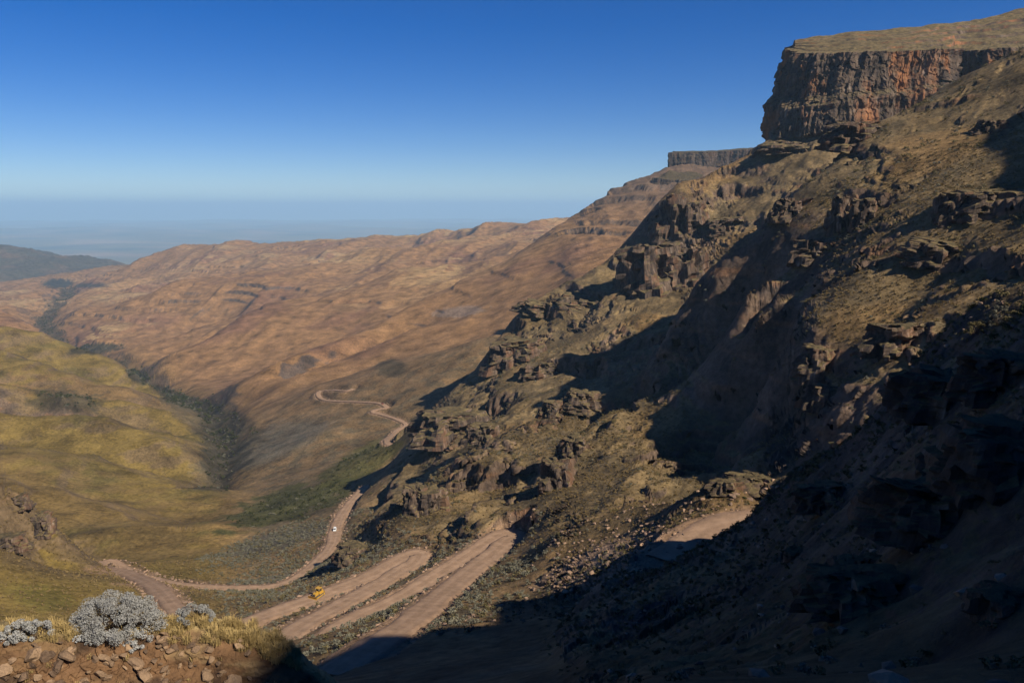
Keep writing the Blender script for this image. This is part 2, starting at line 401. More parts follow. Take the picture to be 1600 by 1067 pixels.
# ------------------------------------------------------------------ mesh from an adaptive polar survey grid
def terrain_grid(u, nrow):
    ufull = u; u = np.unique(np.r_[u[::4], u[-1]])
    vf = np.linspace(VG[0], VG[-1], 1300)
    uu, vv = np.meshgrid(u, vf, indexing='ij')
    T = height(uu, vv, False) / np.exp(vv)
    ds = np.hypot(np.diff(vv, axis=1) * 0.05, np.diff(T, axis=1)) 
    k = np.ones(9) / 9
    ds = np.stack([np.convolve(np.pad(ds[:, j], 4, mode='edge'), k, 'valid') for j in range(ds.shape[1])], 1)
    cs = np.concatenate([np.zeros((len(u), 1)), np.cumsum(ds, 1)], 1)
    cs /= cs[:, -1:]
    q = np.linspace(0, 1, nrow)
    V = np.stack([np.interp(q, cs[i], vf) for i in range(len(u))])
    iu = np.clip(np.interp(ufull, u, np.arange(len(u))), 0, len(u) - 1.0001); a = iu.astype(int); f = (iu - a)[:, None]
    V = V[a] * (1 - f) + V[a + 1] * f
    return np.repeat(ufull[:, None], nrow, 1), V

def mesh_grid(name, P, mat=None, smooth=True):
    a, b, _ = P.shape
    me = bpy.data.meshes.new(name)
    idx = np.arange(a * b).reshape(a, b)
    q = np.stack([idx[:-1, :-1], idx[1:, :-1], idx[1:, 1:], idx[:-1, 1:]], -1).reshape(-1, 4)
    me.vertices.add(a * b); me.vertices.foreach_set('co', P.reshape(-1).astype(np.float32))
    me.loops.add(q.size); me.loops.foreach_set('vertex_index', q.reshape(-1).astype(np.int32))
    me.polygons.add(len(q)); me.polygons.foreach_set('loop_start', np.arange(0, q.size, 4, dtype=np.int32))
    me.polygons.foreach_set('use_smooth', np.ones(len(q), bool) if smooth else np.zeros(len(q), bool))
    me.update(calc_edges=True)
    o = bpy.data.objects.new(name, me); COL.objects.link(o)
    if mat: me.materials.append(mat)
    return o


# ------------------------------------------------------------------ materials
def new_mat(name):
    m = bpy.data.materials.new(name); m.use_nodes = True
    nt = m.node_tree; b = nt.nodes['Principled BSDF']
    b.inputs['Roughness'].default_value = 0.95
    b.inputs['Specular IOR Level'].default_value = 0.1
    return m, nt, b
def N(nt, typ, **kw):
    n = nt.nodes.new(typ)
    for k, v in kw.items():
        if k in n.inputs: n.inputs[k].default_value = v
        else: setattr(n, k, v)
    return n
def ground_material(name, attr='ground', bump=1.0, scale=1.0, contrast=0.45):
    """colour of the soil, grass and rock stored with the survey, broken up by grain at several sizes, with relief"""
    m, nt, b = new_mat(name); L = nt.links.new
    at = N(nt, 'ShaderNodeAttribute', attribute_name=attr)
    tc = N(nt, 'ShaderNodeTexCoord')
    n1 = N(nt, 'ShaderNodeTexNoise', Scale=0.35 * scale, Detail=8.0, Roughness=0.72); L(tc.outputs['Object'], n1.inputs['Vector'])
    n2 = N(nt, 'ShaderNodeTexNoise', Scale=0.03 * scale, Detail=10.0, Roughness=0.65); L(tc.outputs['Object'], n2.inputs['Vector'])
    mul = N(nt, 'ShaderNodeMath', operation='MULTIPLY'); L(n1.outputs['Fac'], mul.inputs[0]); L(n2.outputs['Fac'], mul.inputs[1])
    mr = N(nt, 'ShaderNodeMapRange'); mr.inputs['From Min'].default_value = 0.12; mr.inputs['From Max'].default_value = 0.40
    mr.inputs['To Min'].default_value = 1 - contrast; mr.inputs['To Max'].default_value = 1 + contrast
    L(mul.outputs[0], mr.inputs['Value'])
    mx = N(nt, 'ShaderNodeVectorMath', operation='SCALE'); L(at.outputs['Color'], mx.inputs[0]); L(mr.outputs[0], mx.inputs['Scale'])
    L(mx.outputs[0], b.inputs['Base Color'])
    bp = N(nt, 'ShaderNodeBump', Strength=0.9, Distance=1.6 * bump); L(mul.outputs[0], bp.inputs['Height'])
    L(bp.outputs[0], b.inputs['Normal'])
    return m
MAT_GROUND = ground_material('dry_ground', contrast=0.75, bump=1.3)

# ------------------------------------------------------------------ the terrain
def cell3(P, size, seed=0):
    """blocky noise: a random value and distance ratio for the nearest jittered cell"""
    Q = P / size; C0 = np.floor(Q).astype(np.int64)
    best = np.full(len(P), 9.0); val = np.zeros(len(P))
    for dx in (-1, 0, 1):
        for dy in (-1, 0, 1):
            for dz in (-1, 0, 1):
                c = C0 + (dx, dy, dz)
                h = (c[:, 0] * 73856093 ^ c[:, 1] * 19349663 ^ c[:, 2] * 83492791 ^ (seed * 2654435)) & 0x7fffffff
                h2 = (h * 1103515245 + 12345) & 0x7fffffff; h3 = (h2 * 1103515245 + 12345) & 0x7fffffff; h4 = (h3 * 1103515245 + 12345) & 0x7fffffff
                j = np.stack([h2, h3, h4], 1) / 0x7fffffff
                d = ((c + j - Q) ** 2).sum(1)
                k = d < best; best[k] = d[k]; val[k] = ((h4 >> 8) & 1023)[k] / 1023.0
    return val, np.sqrt(best)

def grid_normals(P):
    du = np.gradient(P, axis=0); dv = np.gradient(P, axis=1)
    n = np.cross(dv, du); n /= np.linalg.norm(n, axis=2, keepdims=True) + 1e-12
    n[n[..., 2] < 0] *= -1
    return n

tick('start')
NCOL, NROW = 880, 960
US = np.r_[np.linspace(R(-70), R(-35), 18, endpoint=False), np.linspace(R(-35), R(35), NCOL), np.linspace(R(35), R(184), 110)[1:]]
U, V = terrain_grid(US, NROW)
tick('grid')
Z = height(U, V); RR = np.exp(V)
P = np.stack([RR * np.sin(U), RR * np.cos(U), Z], -1)
WA, LEFT = regions(U, V)
tick('height')
X0, Y0 = P[..., 0].copy(), P[..., 1].copy()
NRM = grid_normals(P)
slope = 1 - NRM[..., 2]
# broken rock on the steep parts: blocks stand proud of the face
rock = sstep(0.21, 0.35, slope) * np.clip(WA + 0.5 * sstep(600, 1500, RR) + 0.4 * LEFT, 0, 1)
sel = np.nonzero((rock > 0.05) & (WA > 0.2) & (RR < 1300) & (RR > 165))
if len(sel[0]):
    Q = P[sel] * (1, 1, 0.55)
    amp = np.clip(RR[sel] / 450, 0.35, 1.5)
    v1, d1 = cell3(Q / amp[:, None] * 0 + Q, 6.0, 1); v2, d2 = cell3(Q, 2.6, 2)
    off = (v1 - 0.35) * 4.2 * (1 - sstep(0.30, 0.80, d1)) + (v2 - 0.35) * 1.8 * (1 - sstep(0.30, 0.80, d2))
    uu_ = U[sel]; face = sstep(azx(1070), azx(1100), uu_) * (1 - sstep(azx(1250), azx(1300), uu_)) * sstep(290, 320, RR[sel]) * (1 - sstep(540, 600, RR[sel]))
    off *= 1 - 0.75 * face
    nn = NRM[sel] * (1, 1, 0.3)
    P[sel] += nn * (off * rock[sel] * np.clip(RR[sel] / 300, 0.3, 1.2))[:, None]
tick('rocks')
sel = np.nonzero((WA > 0.5) & (RR < 190) & (RR > 14) & (U < R(40)))
Q = np.stack([X0[sel], Y0[sel], 0 * X0[sel]], 1)
c1_, e1_ = cell3(Q, 9.0, 11); c2_, e2_ = cell3(Q + (3, 1, 0), 3.6, 12); c3_, e3_ = cell3(Q, 1.5, 13)
nmask = sstep(-0.25, 0.2, fbm(X0[sel] / 30, Y0[sel] / 30, 3, 57)) * sstep(14, 40, RR[sel]) * (1 - sstep(140, 185, RR[sel]))
P[sel + (2,)] += nmask * ((c1_ - 0.5) * 2.6 * (1 - np.clip(e1_, 0, 0.9)) + (c2_ - 0.5) * 1.3 * (1 - np.clip(e2_, 0, 0.9)) + (c3_ - 0.5) * 0.45)
NEARROCK = np.zeros(RR.shape); NEARROCK[sel] = nmask * sstep(0.35, 0.7, c1_ * 0.6 + c2_ * 0.4)
PX = 800 + FPX * P[..., 0] / (P[..., 1] * CP - P[..., 2] * SP)
PY = 533.5 - FPX * (P[..., 1] * SP + P[..., 2] * CP) / (P[..., 1] * CP - P[..., 2] * SP)

# ---- what grows or lies where
def C(*c): return np.array(c, float)
def mix(a, b, w): return a + (b - a) * w[..., None]
X, Y = P[..., 0], P[..., 1]
na = fbm(X / 90, Y / 90, 4, 101); nb = fbm(X / 350, Y / 350, 4, 103); nc = fbm(X / 18, Y / 18, 4, 105); nd = fbm(X / 900, Y / 900, 3, 107)
G = np.zeros(P.shape) + C(0.232, 0.128, 0.058)                                  # far hills, dry red-brown grass
G = mix(G, C(0.175, 0.092, 0.052), sstep(0.0, 0.4, nb))
G = mix(G, C(0.28, 0.165, 0.075), sstep(0.1, 0.5, nd))
flat = 1 - sstep(0.004, 0.028, slope)
G = mix(G, C(0.36, 0.235, 0.105), flat * sstep(1500, 3000, RR) * sstep(0.0, 0.4, nb + 0.6 * nd) * 0.8)
G = mix(G, C(0.38, 0.26, 0.12), sstep(0.05, 0.4, fbm(X / 420, Y / 260, 4, 113)) * sstep(3400, 4400, RR) * (1 - sstep(6500, 7000, RR)) * sstep(azx(300), azx(480), U) * 0.6 * (1 - sstep(0.03, 0.1, slope)))
steepf = sstep(0.13, 0.22, slope) * sstep(1000, 1400, RR)
G = mix(G, C(0.075, 0.058, 0.05), steepf * 0.9)
G = mix(G, mix(np.zeros(P.shape) + C(0.07, 0.064, 0.05), C(0.12, 0.085, 0.06), sstep(0, 0.4, nb)), sstep(6200, 7600, RR) * (1 - sstep(0, 0.06, U - azx(250))))
dmc = sstep(0.03, 0.09, U) * sstep(1500, 1800, RR) * (1 - sstep(2700, 2900, RR))
G = mix(G, C(0.115, 0.078, 0.054), dmc * sstep(-130, 60, P[..., 2] + 60 * nb) * 0.8)
near_mid = (1 - WA) * (1 - LEFT) * (1 - sstep(900, 1500, RR))
G = mix(G, mix(np.zeros(P.shape) + C(0.19, 0.12, 0.058), C(0.125, 0.092, 0.052), sstep(-0.2, 0.3, nc)), near_mid)
lc = mix(np.zeros(P.shape) + C(0.17, 0.116, 0.034), C(0.115, 0.086, 0.028), sstep(0.0, 0.4, na))
lc = mix(lc, C(0.16, 0.098, 0.042), sstep(-0.05, 0.35, nb + 0.6 * nc) * (0.5 + 0.5 * sstep(900, 1600, RR)))
lc = mix(lc, C(0.125, 0.085, 0.05), sstep(0.04, 0.12, slope - 0.02) * 0.7)
G = mix(G, lc, LEFT)
mc = mix(np.zeros(P.shape) + C(0.185, 0.127, 0.062), C(0.115, 0.084, 0.046), sstep(-0.2, 0.35, nc))
mc = mix(mc, C(0.20, 0.125, 0.055), sstep(0.1, 0.4, na))
G = mix(G, mc, WA)
rc = mix(np.zeros(P.shape) + C(0.13, 0.088, 0.062), C(0.075, 0.056, 0.045), sstep(-0.1, 0.3, nc))
rc = mix(rc, C(0.19, 0.105, 0.06), sstep(0.12, 0.4, fbm(X / 25, P[..., 2] / 8, 3, 111)))
G = mix(G, rc, np.clip(rock + NEARROCK, 0, 1))
def patch(cx, cy, rx, ry, col, w=1.0, ang=0, rlo=0, rhi=1e9, rough=0.5):
    """a stand of scrub or bare soil surveyed at this place"""
    global G
    c, s_ = math.cos(R(ang)), math.sin(R(ang))
    dx = PX - cx; dy = PY - cy
    d = np.hypot((dx * c + dy * s_) / rx, (-dx * s_ + dy * c) / ry) + rough * nc + 0.5 * rough * na
    G = mix(G, C(*col), (1 - sstep(0.75, 1.15, d)) * w * ((RR > rlo) & (RR < rhi)))
GREEN = (0.045, 0.05, 0.016); DARK = (0.05, 0.042, 0.026); GREY = (0.10, 0.095, 0.075); SOIL = (0.27, 0.165, 0.10); RED = (0.26, 0.13, 0.065)
patch(455, 790, 112, 27, (0.06, 0.06, 0.022), 0.9, -16, 400, 1000, 0.9)
patch(560, 725, 80, 22, (0.075, 0.07, 0.022), 0.8, -30, 400, 1000)
patch(430, 845, 90, 16, GREY, 0.7, -18, 350, 800)
patch(410, 700, 110, 25, GREY, 0.6, -22, 600, 1400)
patch(470, 890, 110, 14, GREY, 0.7, -14, 200, 420)
patch(105, 628, 60, 18, DARK, 0.75, 6, 800, 2500, 0.9)
patch(300, 632, 50, 12, DARK, 0.9, 12, 800, 2600)
patch(350, 690, 60, 34, DARK, 0.85, 50, 600, 2000, 0.8)
patch(215, 590, 22, 9, DARK, 0.9, 30, 1000, 4000)
patch(150, 545, 46, 8, DARK, 0.95, -6, 1500, 5000)
patch(90, 443, 26, 8, (0.03, 0.035, 0.035), 0.95, 0, 4000, 9000)
patch(140, 446, 30, 4, (0.03, 0.035, 0.035), 0.8, 0, 4000, 9000)
patch(610, 575, 26, 14, DARK, 0.75, 0, 900, 2000)
patch(335, 735, 40, 14, DARK, 0.7, 60, 600, 1500)
patch(262, 613, 34, 7, DARK, 0.85, 18, 1000, 3000)
patch(375, 662, 40, 16, DARK, 0.6, 30, 700, 2000)
patch(320, 655, 70, 20, (0.12, 0.09, 0.05), 0.6, 20, 600, 2000)
patch(1120, 828, 62, 32, SOIL, 0.95, -20, 100, 260)
patch(950, 880, 110, 32, (0.23, 0.15, 0.10), 0.85, -22, 100, 260)
patch(330, 916, 120, 9, SOIL, 0.8, 2, 330, 480, 0.8)
patch(200, 893, 60, 9, SOIL, 0.7, 4, 330, 560, 0.8)
patch(60, 930, 60, 20, (0.10, 0.092, 0.02), 0.45, 10, 200, 500)
patch(720, 487, 40, 8, (0.30, 0.27, 0.25), 0.3, -6, 1000, 2500, 0.9)
# bare soil beside the roads
# dark scrub crowding the stream
rv_d = np.full(RR.shape, 9e3)
sr = np.nonzero((RR > 740) & (RR < 6500) & (U < azx(470)))
for k in range(0, len(sr[0]), 60000):
    q = (sr[0][k:k + 60000], sr[1][k:k + 60000])
    rv_d[q] = np.hypot(X[q][:, None] - RIVER[None, :, 0], Y[q][:, None] - RIVER[None, :, 1]).min(1)
rv_w = np.clip(RR * 0.014, 16, 48) * (1 + 1.2 * na + 0.7 * nc)
G = mix(G, C(0.052, 0.042, 0.028), (1 - sstep(0.55, 1.25, rv_d / rv_w)) * 0.85)
rd = np.full(RR.shape, 99.0)
sel = np.nonzero((RR > 140) & (RR < 1400) & (U > R(-32)) & (U < R(22)))
xs, ys = X[sel], Y[sel]; bd = np.empty(xs.shape)
for k in range(0, xs.size, 40000):
    bd[k:k + 40000] = (np.hypot(xs[k:k + 40000, None] - ROAD_ALL[None, :, 0], ys[k:k + 40000, None] - ROAD_ALL[None, :, 1]) - ROAD_ALL[None, :, 3] / 2).min(1)
rd[sel] = bd
G = mix(G, C(0.25, 0.155, 0.095), (1 - sstep(0.2, 3.4, rd + 4.5 * nc)) * 0.85)
G = np.clip(G, 0.01, 0.8)

tick('colour')
# ---- objects: mountain, grass hills, brown hills
def sub_terrain(name, mask, mat):
    a, b = RR.shape
    idx = np.arange(a * b).reshape(a, b)
    q = np.stack([idx[:-1, :-1], idx[1:, :-1], idx[1:, 1:], idx[:-1, 1:]], -1)[mask].reshape(-1, 4)
    used = np.unique(q); remap = np.zeros(a * b, np.int64); remap[used] = np.arange(len(used)); q = remap[q]
    me = bpy.data.meshes.new(name)
    me.vertices.add(len(used)); me.vertices.foreach_set('co', P.reshape(-1, 3)[used].reshape(-1).astype(np.float32))
    me.loops.add(q.size); me.loops.foreach_set('vertex_index', q.reshape(-1).astype(np.int32))
    me.polygons.add(len(q)); me.polygons.foreach_set('loop_start', np.arange(0, q.size, 4, dtype=np.int32))
    me.update(calc_edges=True)
    me.polygons.foreach_set('use_smooth', np.ones(len(q), bool))
    ca = me.attributes.new('ground', 'FLOAT_COLOR', 'POINT')
    ca.data.foreach_set('color', np.c_[G.reshape(-1, 3)[used], np.ones(len(used))].astype(np.float32).reshape(-1))
    me.materials.append(mat)
    me.normals_split_custom_set_from_vertices(FIN.reshape(-1, 3)[used].tolist())
    o = bpy.data.objects.new(name, me); COL.objects.link(o); o['kind'] = 'structure'
    return o
FIN = grid_normals(P)
wa_f = WA[:-1, :-1] > 0.5; lf = LEFT[:-1, :-1] > 0.5
sub_terrain('mountain_slope', wa_f, MAT_GROUND)
sub_terrain('grass_hills', lf & ~wa_f, MAT_GROUND)
sub_terrain('valley_hills', ~lf & ~wa_f, MAT_GROUND)

tick('objects')
# ------------------------------------------------------------------ roads
def ribbon(name, P_, w, mat):
    T = np.gradient(P_[:, :2], axis=0); T /= np.linalg.norm(T, axis=1, keepdims=True)
    Nn = np.c_[-T[:, 1], T[:, 0]]
    k = 11; off = np.linspace(-0.5, 0.5, k)
    s_ = np.arange(len(P_))
    wid = w * (1 + 0.28 * fbm(s_ / 11.0, s_ * 0 + 3.3, 3, 5))
    G_ = np.zeros((len(P_), k, 3))
    for j, o_ in enumerate(off):
        jit = (0.16 * w * fbm(s_ / 4.0, s_ * 0 + 7.3 * j, 3, 9)) if j in (0, k - 1) else ((0.10 * w * fbm(s_ / 4.0, s_ * 0 + (0 if j == 1 else 73), 3, 9)) if j in (1, k - 2) else 0)
        G_[:, j, :2] = P_[:, :2] + Nn * (o_ * wid + jit)[:, None]
        rut = -0.03 * math.exp(-((abs(o_) - 0.17) / 0.06) ** 2)
        G_[:, j, 2] = P_[:, 2] + 0.12 + 0.0009 * np.clip(np.hypot(P_[:, 0], P_[:, 1]) - 300, 0, None) + 0.12 * (1 - (2 * o_) ** 2) + rut - (0.8 if j in (0, k - 1) else 0)
    o = mesh_grid(name, G_, mat)
    at = o.data.attributes.new('across', 'FLOAT', 'POINT')
    at.data.foreach_set('value', np.tile(off, len(P_)).astype(np.float32))
    o['kind'] = 'structure'
    return o
def road_material():
    m, nt, b = new_mat('road_dirt'); L = nt.links.new
    at = N(nt, 'ShaderNodeAttribute', attribute_name='across')
    tc = N(nt, 'ShaderNodeTexCoord')
    ab = N(nt, 'ShaderNodeMath', operation='ABSOLUTE'); L(at.outputs['Fac'], ab.inputs[0])
    rp = N(nt, 'ShaderNodeValToRGB'); e = rp.color_ramp.elements
    e[0].position = 0.0; e[0].color = (0.285, 0.182, 0.115, 1); e[1].position = 0.5; e[1].color = (0.235, 0.148, 0.095, 1)
    for p_, c_ in ((0.06, (0.28, 0.178, 0.112, 1)), (0.15, (0.325, 0.21, 0.135, 1)), (0.26, (0.29, 0.186, 0.118, 1))):
        q = e.new(p_); q.color = c_
    L(ab.outputs[0], rp.inputs['Fac'])
    n1 = N(nt, 'ShaderNodeTexNoise', Scale=0.25, Detail=9.0, Roughness=0.7); L(tc.outputs['Object'], n1.inputs['Vector'])
    mr = N(nt, 'ShaderNodeMapRange'); mr.inputs['From Min'].default_value = 0.3; mr.inputs['From Max'].default_value = 0.7; mr.inputs['To Min'].default_value = 0.7; mr.inputs['To Max'].default_value = 1.25
    L(n1.outputs['Fac'], mr.inputs['Value'])
    mx = N(nt, 'ShaderNodeVectorMath', operation='SCALE'); L(rp.outputs[0], mx.inputs[0]); L(mr.outputs[0], mx.inputs['Scale'])
    L(mx.outputs[0], b.inputs['Base Color'])
    bp = N(nt, 'ShaderNodeBump', Strength=0.5, Distance=0.6); L(n1.outputs['Fac'], bp.inputs['Height']); L(bp.outputs[0], b.inputs['Normal'])
    return m
MAT_ROAD = road_material()
for k, (w, RP) in ROADW.items():
    ribbon('gravel_pad' if k == 'pad' else 'dirt_road', RP, w, MAT_ROAD)

# ------------------------------------------------------------------ the plain beyond
pu = np.linspace(R(-60), R(60), 160); pv = np.linspace(math.log(9000), math.log(72000), 160)
pU, pV = np.meshgrid(pu, pv, indexing='ij'); pr = np.exp(pV)
pX, pY = pr * np.sin(pU), pr * np.cos(pU)
pz = -1170 + 45 * fbm(pX / 4000, pY / 4000, 4, 121) + sstep(22000, 45000, pr) * 330 * np.clip(fbm(pX / 12000, pY / 12000, 4, 123, 0.5, True), -0.2, 1)
pz -= 30 * (1 - sstep(9000, 13000, pr))
plain = mesh_grid('plain', np.stack([pX, pY, pz], -1)[:, ::-1], None)
pc = mix(np.zeros(pX.shape + (3,)) + C(0.15, 0.12, 0.06), C(0.07, 0.075, 0.05), sstep(0.0, 0.3, fbm(pX / 2500, pY / 2500, 4, 125)))
pc = mix(pc, C(0.25, 0.16, 0.09), sstep(0.1, 0.35, fbm(pX / 3000, pY / 1500, 3, 127)))[:, ::-1]
ca = plain.data.attributes.new('ground', 'FLOAT_COLOR', 'POINT')
ca.data.foreach_set('color', np.concatenate([pc, np.ones(pc.shape[:2] + (1,))], -1).astype(np.float32).reshape(-1))
plain.data.materials.append(ground_material('plain_ground', bump=10, scale=0.02)); plain['kind'] = 'structure'

# ------------------------------------------------------------------ cliffs
def cliff_material(name, strong=1.0, dark=1.0):
    m, nt, b = new_mat(name); L = nt.links.new
    tc = N(nt, 'ShaderNodeTexCoord'); geo = N(nt, 'ShaderNodeNewGeometry')
    mp = N(nt, 'ShaderNodeMapping'); mp.inputs['Scale'].default_value = (1, 1, 0.12); L(tc.outputs['Object'], mp.inputs['Vector'])
    st = N(nt, 'ShaderNodeTexNoise', Scale=0.11, Detail=8.0, Roughness=0.65); L(mp.outputs[0], st.inputs['Vector'])
    mp2 = N(nt, 'ShaderNodeMapping'); mp2.inputs['Scale'].default_value = (1, 1, 0.35); mp2.inputs['Location'].default_value = (91, 17, 5); L(tc.outputs['Object'], mp2.inputs['Vector'])
    pa = N(nt, 'ShaderNodeTexNoise', Scale=0.045, Detail=7.0, Roughness=0.6); L(mp2.outputs[0], pa.inputs['Vector'])
    rp = N(nt, 'ShaderNodeValToRGB'); e = rp.color_ramp.elements
    e[0].position = 0.36; e[0].color = (0.035, 0.028, 0.026, 1); e[1].position = 0.74; e[1].color = (0.28, 0.23, 0.19, 1)
    for p_, c_ in ((0.48, (0.075, 0.055, 0.043, 1)), (0.59, (0.13, 0.09, 0.065, 1))):
        q = e.new(p_); q.color = c_
    L(st.outputs['Fac'], rp.inputs['Fac'])
    rp2 = N(nt, 'ShaderNodeValToRGB'); e = rp2.color_ramp.elements
    e[0].position = 0.50; e[0].color = (0, 0, 0, 1); e[1].position = 0.64; e[1].color = (1, 1, 1, 1)
    L(pa.outputs['Fac'], rp2.inputs['Fac'])
    orange = N(nt, 'ShaderNodeMix', data_type='RGBA'); orange.inputs['B'].default_value = (0.30, 0.125, 0.05, 1)
    mm = N(nt, 'ShaderNodeMath', operation='MULTIPLY'); L(rp2.outputs[0], mm.inputs[0]); mm.inputs[1].default_value = 0.75 * strong
    L(mm.outputs[0], orange.inputs['Factor']); L(rp.outputs[0], orange.inputs['A'])
    # grass on ledges and on top, where the rock lies flat
    sx = N(nt, 'ShaderNodeSeparateXYZ'); L(geo.outputs['True Normal'], sx.inputs[0])
    up = N(nt, 'ShaderNodeMapRange'); up.inputs['From Min'].default_value = 0.62; up.inputs['From Max'].default_value = 0.82; L(sx.outputs['Z'], up.inputs['Value'])
    gn = N(nt, 'ShaderNodeTexNoise', Scale=0.2, Detail=9.0, Roughness=0.75); L(tc.outputs['Object'], gn.inputs['Vector'])
    gr = N(nt, 'ShaderNodeValToRGB'); e = gr.color_ramp.elements
    e[0].position = 0.42; e[0].color = (0.075, 0.058, 0.032, 1); e[1].position = 0.60; e[1].color = (0.185, 0.135, 0.065, 1); L(gn.outputs['Fac'], gr.inputs['Fac'])
    fin = N(nt, 'ShaderNodeMix', data_type='RGBA'); L(up.outputs[0], fin.inputs['Factor']); L(orange.outputs['Result'], fin.inputs['A']); L(gr.outputs[0], fin.inputs['B'])
    dk = N(nt, 'ShaderNodeVectorMath', operation='SCALE'); L(fin.outputs['Result'], dk.inputs[0]); dk.inputs['Scale'].default_value = dark
    L(dk.outputs[0], b.inputs['Base Color'])
    bp = N(nt, 'ShaderNodeBump', Strength=0.8, Distance=1.5); L(st.outputs['Fac'], bp.inputs['Height'])
    bp2 = N(nt, 'ShaderNodeBump', Strength=0.7, Distance=0.8); L(gn.outputs['Fac'], bp2.inputs['Height']); L(bp.outputs[0], bp2.inputs['Normal'])
    L(bp2.outputs[0], b.inputs['Normal'])
    return m
MAT_CLIFF = cliff_material('basalt')

def at(px, py, r):
    u, t = ray(px, py); return np.array([r * math.sin(u), r * math.cos(u), t * r])
def cliff(name, stations, ns, nh, ntop, depth, col, batter=(0, 0.25, 0.45, 0.62, 0.8, 1.0), seed=0, mat=None, cell=7.0, label=None):
    """rock wall: foot, rim and far top edge given at stations along the face"""
    B = np.array([at(*s_[0]) for s_ in stations]); T = np.array([at(*s_[1]) for s_ in stations]); K = np.array([at(*s_[2]) for s_ in stations])
    d = np.r_[0, np.cumsum(np.hypot(np.diff(B[:, 0]), np.diff(B[:, 1])) + 1e-3)]
    q = np.linspace(0, d[-1], ns)
    B, T, K = [np.stack([np.interp(q, d, a[:, i]) for i in range(3)], 1) for a in (B, T, K)]
    tang = np.gradient(B[:, :2], axis=0)
    kk = np.ones(15) / 15
    tang = np.stack([np.convolve(np.pad(tang[:, i], 7, mode='edge'), kk, 'valid') for i in (0, 1)], 1)
    tang /= np.linalg.norm(tang, axis=1, keepdims=True)
    out = np.c_[tang[:, 1], -tang[:, 0]]                       # towards the viewer's side
    h = np.linspace(0, 1, nh)
    rows = []
    prof = np.interp(h, np.linspace(0, 1, len(batter)), batter)
    for j, hh in enumerate(h):
        p = B + (T - B) * prof[j]; p[:, 2] = B[:, 2] + (T[:, 2] - B[:, 2]) * hh
        rows.append(p)
    W = np.stack(rows, 1)
    low = W[:, :1].copy(); low[..., 2] -= 30
    W = np.concatenate([low, W], 1)
    hh = np.r_[0, h]
    zz = W[..., 2]
    s2 = np.repeat(q[:, None], nh + 1, 1)
    wob = 5 * fbm(s2 / 40, zz / 60, 2, seed + 1)
    big = fbm((s2 + wob) / 34, zz / 170, 3, seed + 2, 0.5, True) * depth + fbm((s2 + wob) / 75, zz / 240, 2, seed + 12) * depth * 1.3
    flute = fbm((s2 + wob) / 8.5, zz / 60, 3, seed + 3, 0.55, True) * depth * 0.2
    ledge = fbm(s2 / 120, zz / 14, 3, seed + 4) * depth * 0.42
    v, dd = cell3(np.stack([W[..., 0], W[..., 1], W[..., 2] * 0.45], -1).reshape(-1, 3), cell, seed)
    v2, _ = cell3(np.stack([W[..., 0], W[..., 1], W[..., 2] * 0.5], -1).reshape(-1, 3), cell * 0.4, seed + 1)
    blk = ((v - 0.5) * depth * 0.45 + (v2 - 0.5) * depth * 0.2).reshape(zz.shape)
    fade = sstep(0.0, 0.06, hh)[None, :]
    off = (big + flute + ledge + blk) * (0.35 + 0.65 * fade)
    W[..., :2] += out[:, None, :] * off[..., None]
    # rim rolls back to the top
    rim = W[:, -1]
    tp = []
    kw = np.ones(81) / 81
    Ts = np.stack([np.convolve(np.pad(T[:, i], 40, mode='edge'), kw, 'valid') for i in range(3)], 1)
    for j in range(1, ntop + 1):
        w = j / ntop
        e_ = math.exp(-w * 9); T_ = Ts + (T - Ts) * e_
        p = T_ + (K - T_) * w + (rim - T) * e_
        if ntop > 30:
            lev = w * 5 + 0.9 * fbm(p[:, 0] / 70, p[:, 1] / 300, 3, seed + 8); wz = (np.floor(lev) + 0.35 * (lev - np.floor(lev)) + 0.65 * sstep(0.72, 0.95, lev - np.floor(lev))) / 5
            p[:, 2] += 0.42 * (K[:, 2] - T_[:, 2]) * (wz - lev / 5) * min(1, 6 * w) * min(1, 5 * (1 - w))
        p[:, 2] += 0.34 * depth * fbm(p[:, 0] / 30, p[:, 1] / 45, 4, seed + 6) * min(1, w * 6) + 0.1 * depth * terrace(w * 10 + 2 * fbm(p[:, 0] / 90, p[:, 1] / 90, 2, seed + 8), 1.0, 0 * w) * 0 + 0.25 * depth * math.sin(min(1, w * 5) * math.pi / 2) * 0.2
        tp.append(p)
    back = K + (K - rim) * 0.4; back[:, 2] = K[:, 2] - 25
    W = np.concatenate([W, np.stack(tp, 1), back[:, None]], 1)
    o = mesh_grid(name, W[::-1], mat or MAT_CLIFF, smooth=False)
    o['kind'] = 'structure'
    return o
tick('precliff')
cliff('basalt_cliff', [((1201,220,1120),(1238,74,1130),(1240,66,1135)), ((1200,220,1015),(1240,78,1050),(1242,63,1085)), ((1222,224,975),(1258,84,1015),(1290,56,1095)),
      ((1290,216,962),(1310,86,1000),(1340,50,1110)), ((1345,204,962),(1370,82,995),(1400,46,1130)), ((1400,194,985),(1420,80,1010),(1450,40,1150)),
      ((1475,176,1005),(1475,78,1030),(1500,36,1180)), ((1492,172,1065),(1488,80,1085),(1520,33,1200)), ((1555,150,1045),(1540,80,1070),(1560,24,1220)),
      ((1600,140,1060),(1590,77,1085),(1600,14,1240)), ((1720,120,1080),(1700,72,1100),(1710,4,1260))],
      720, 170, 60, 9.0, None, batter=(0, 0.06, 0.12, 0.2, 0.55, 0.68, 0.8, 0.92, 1.0), seed=3)
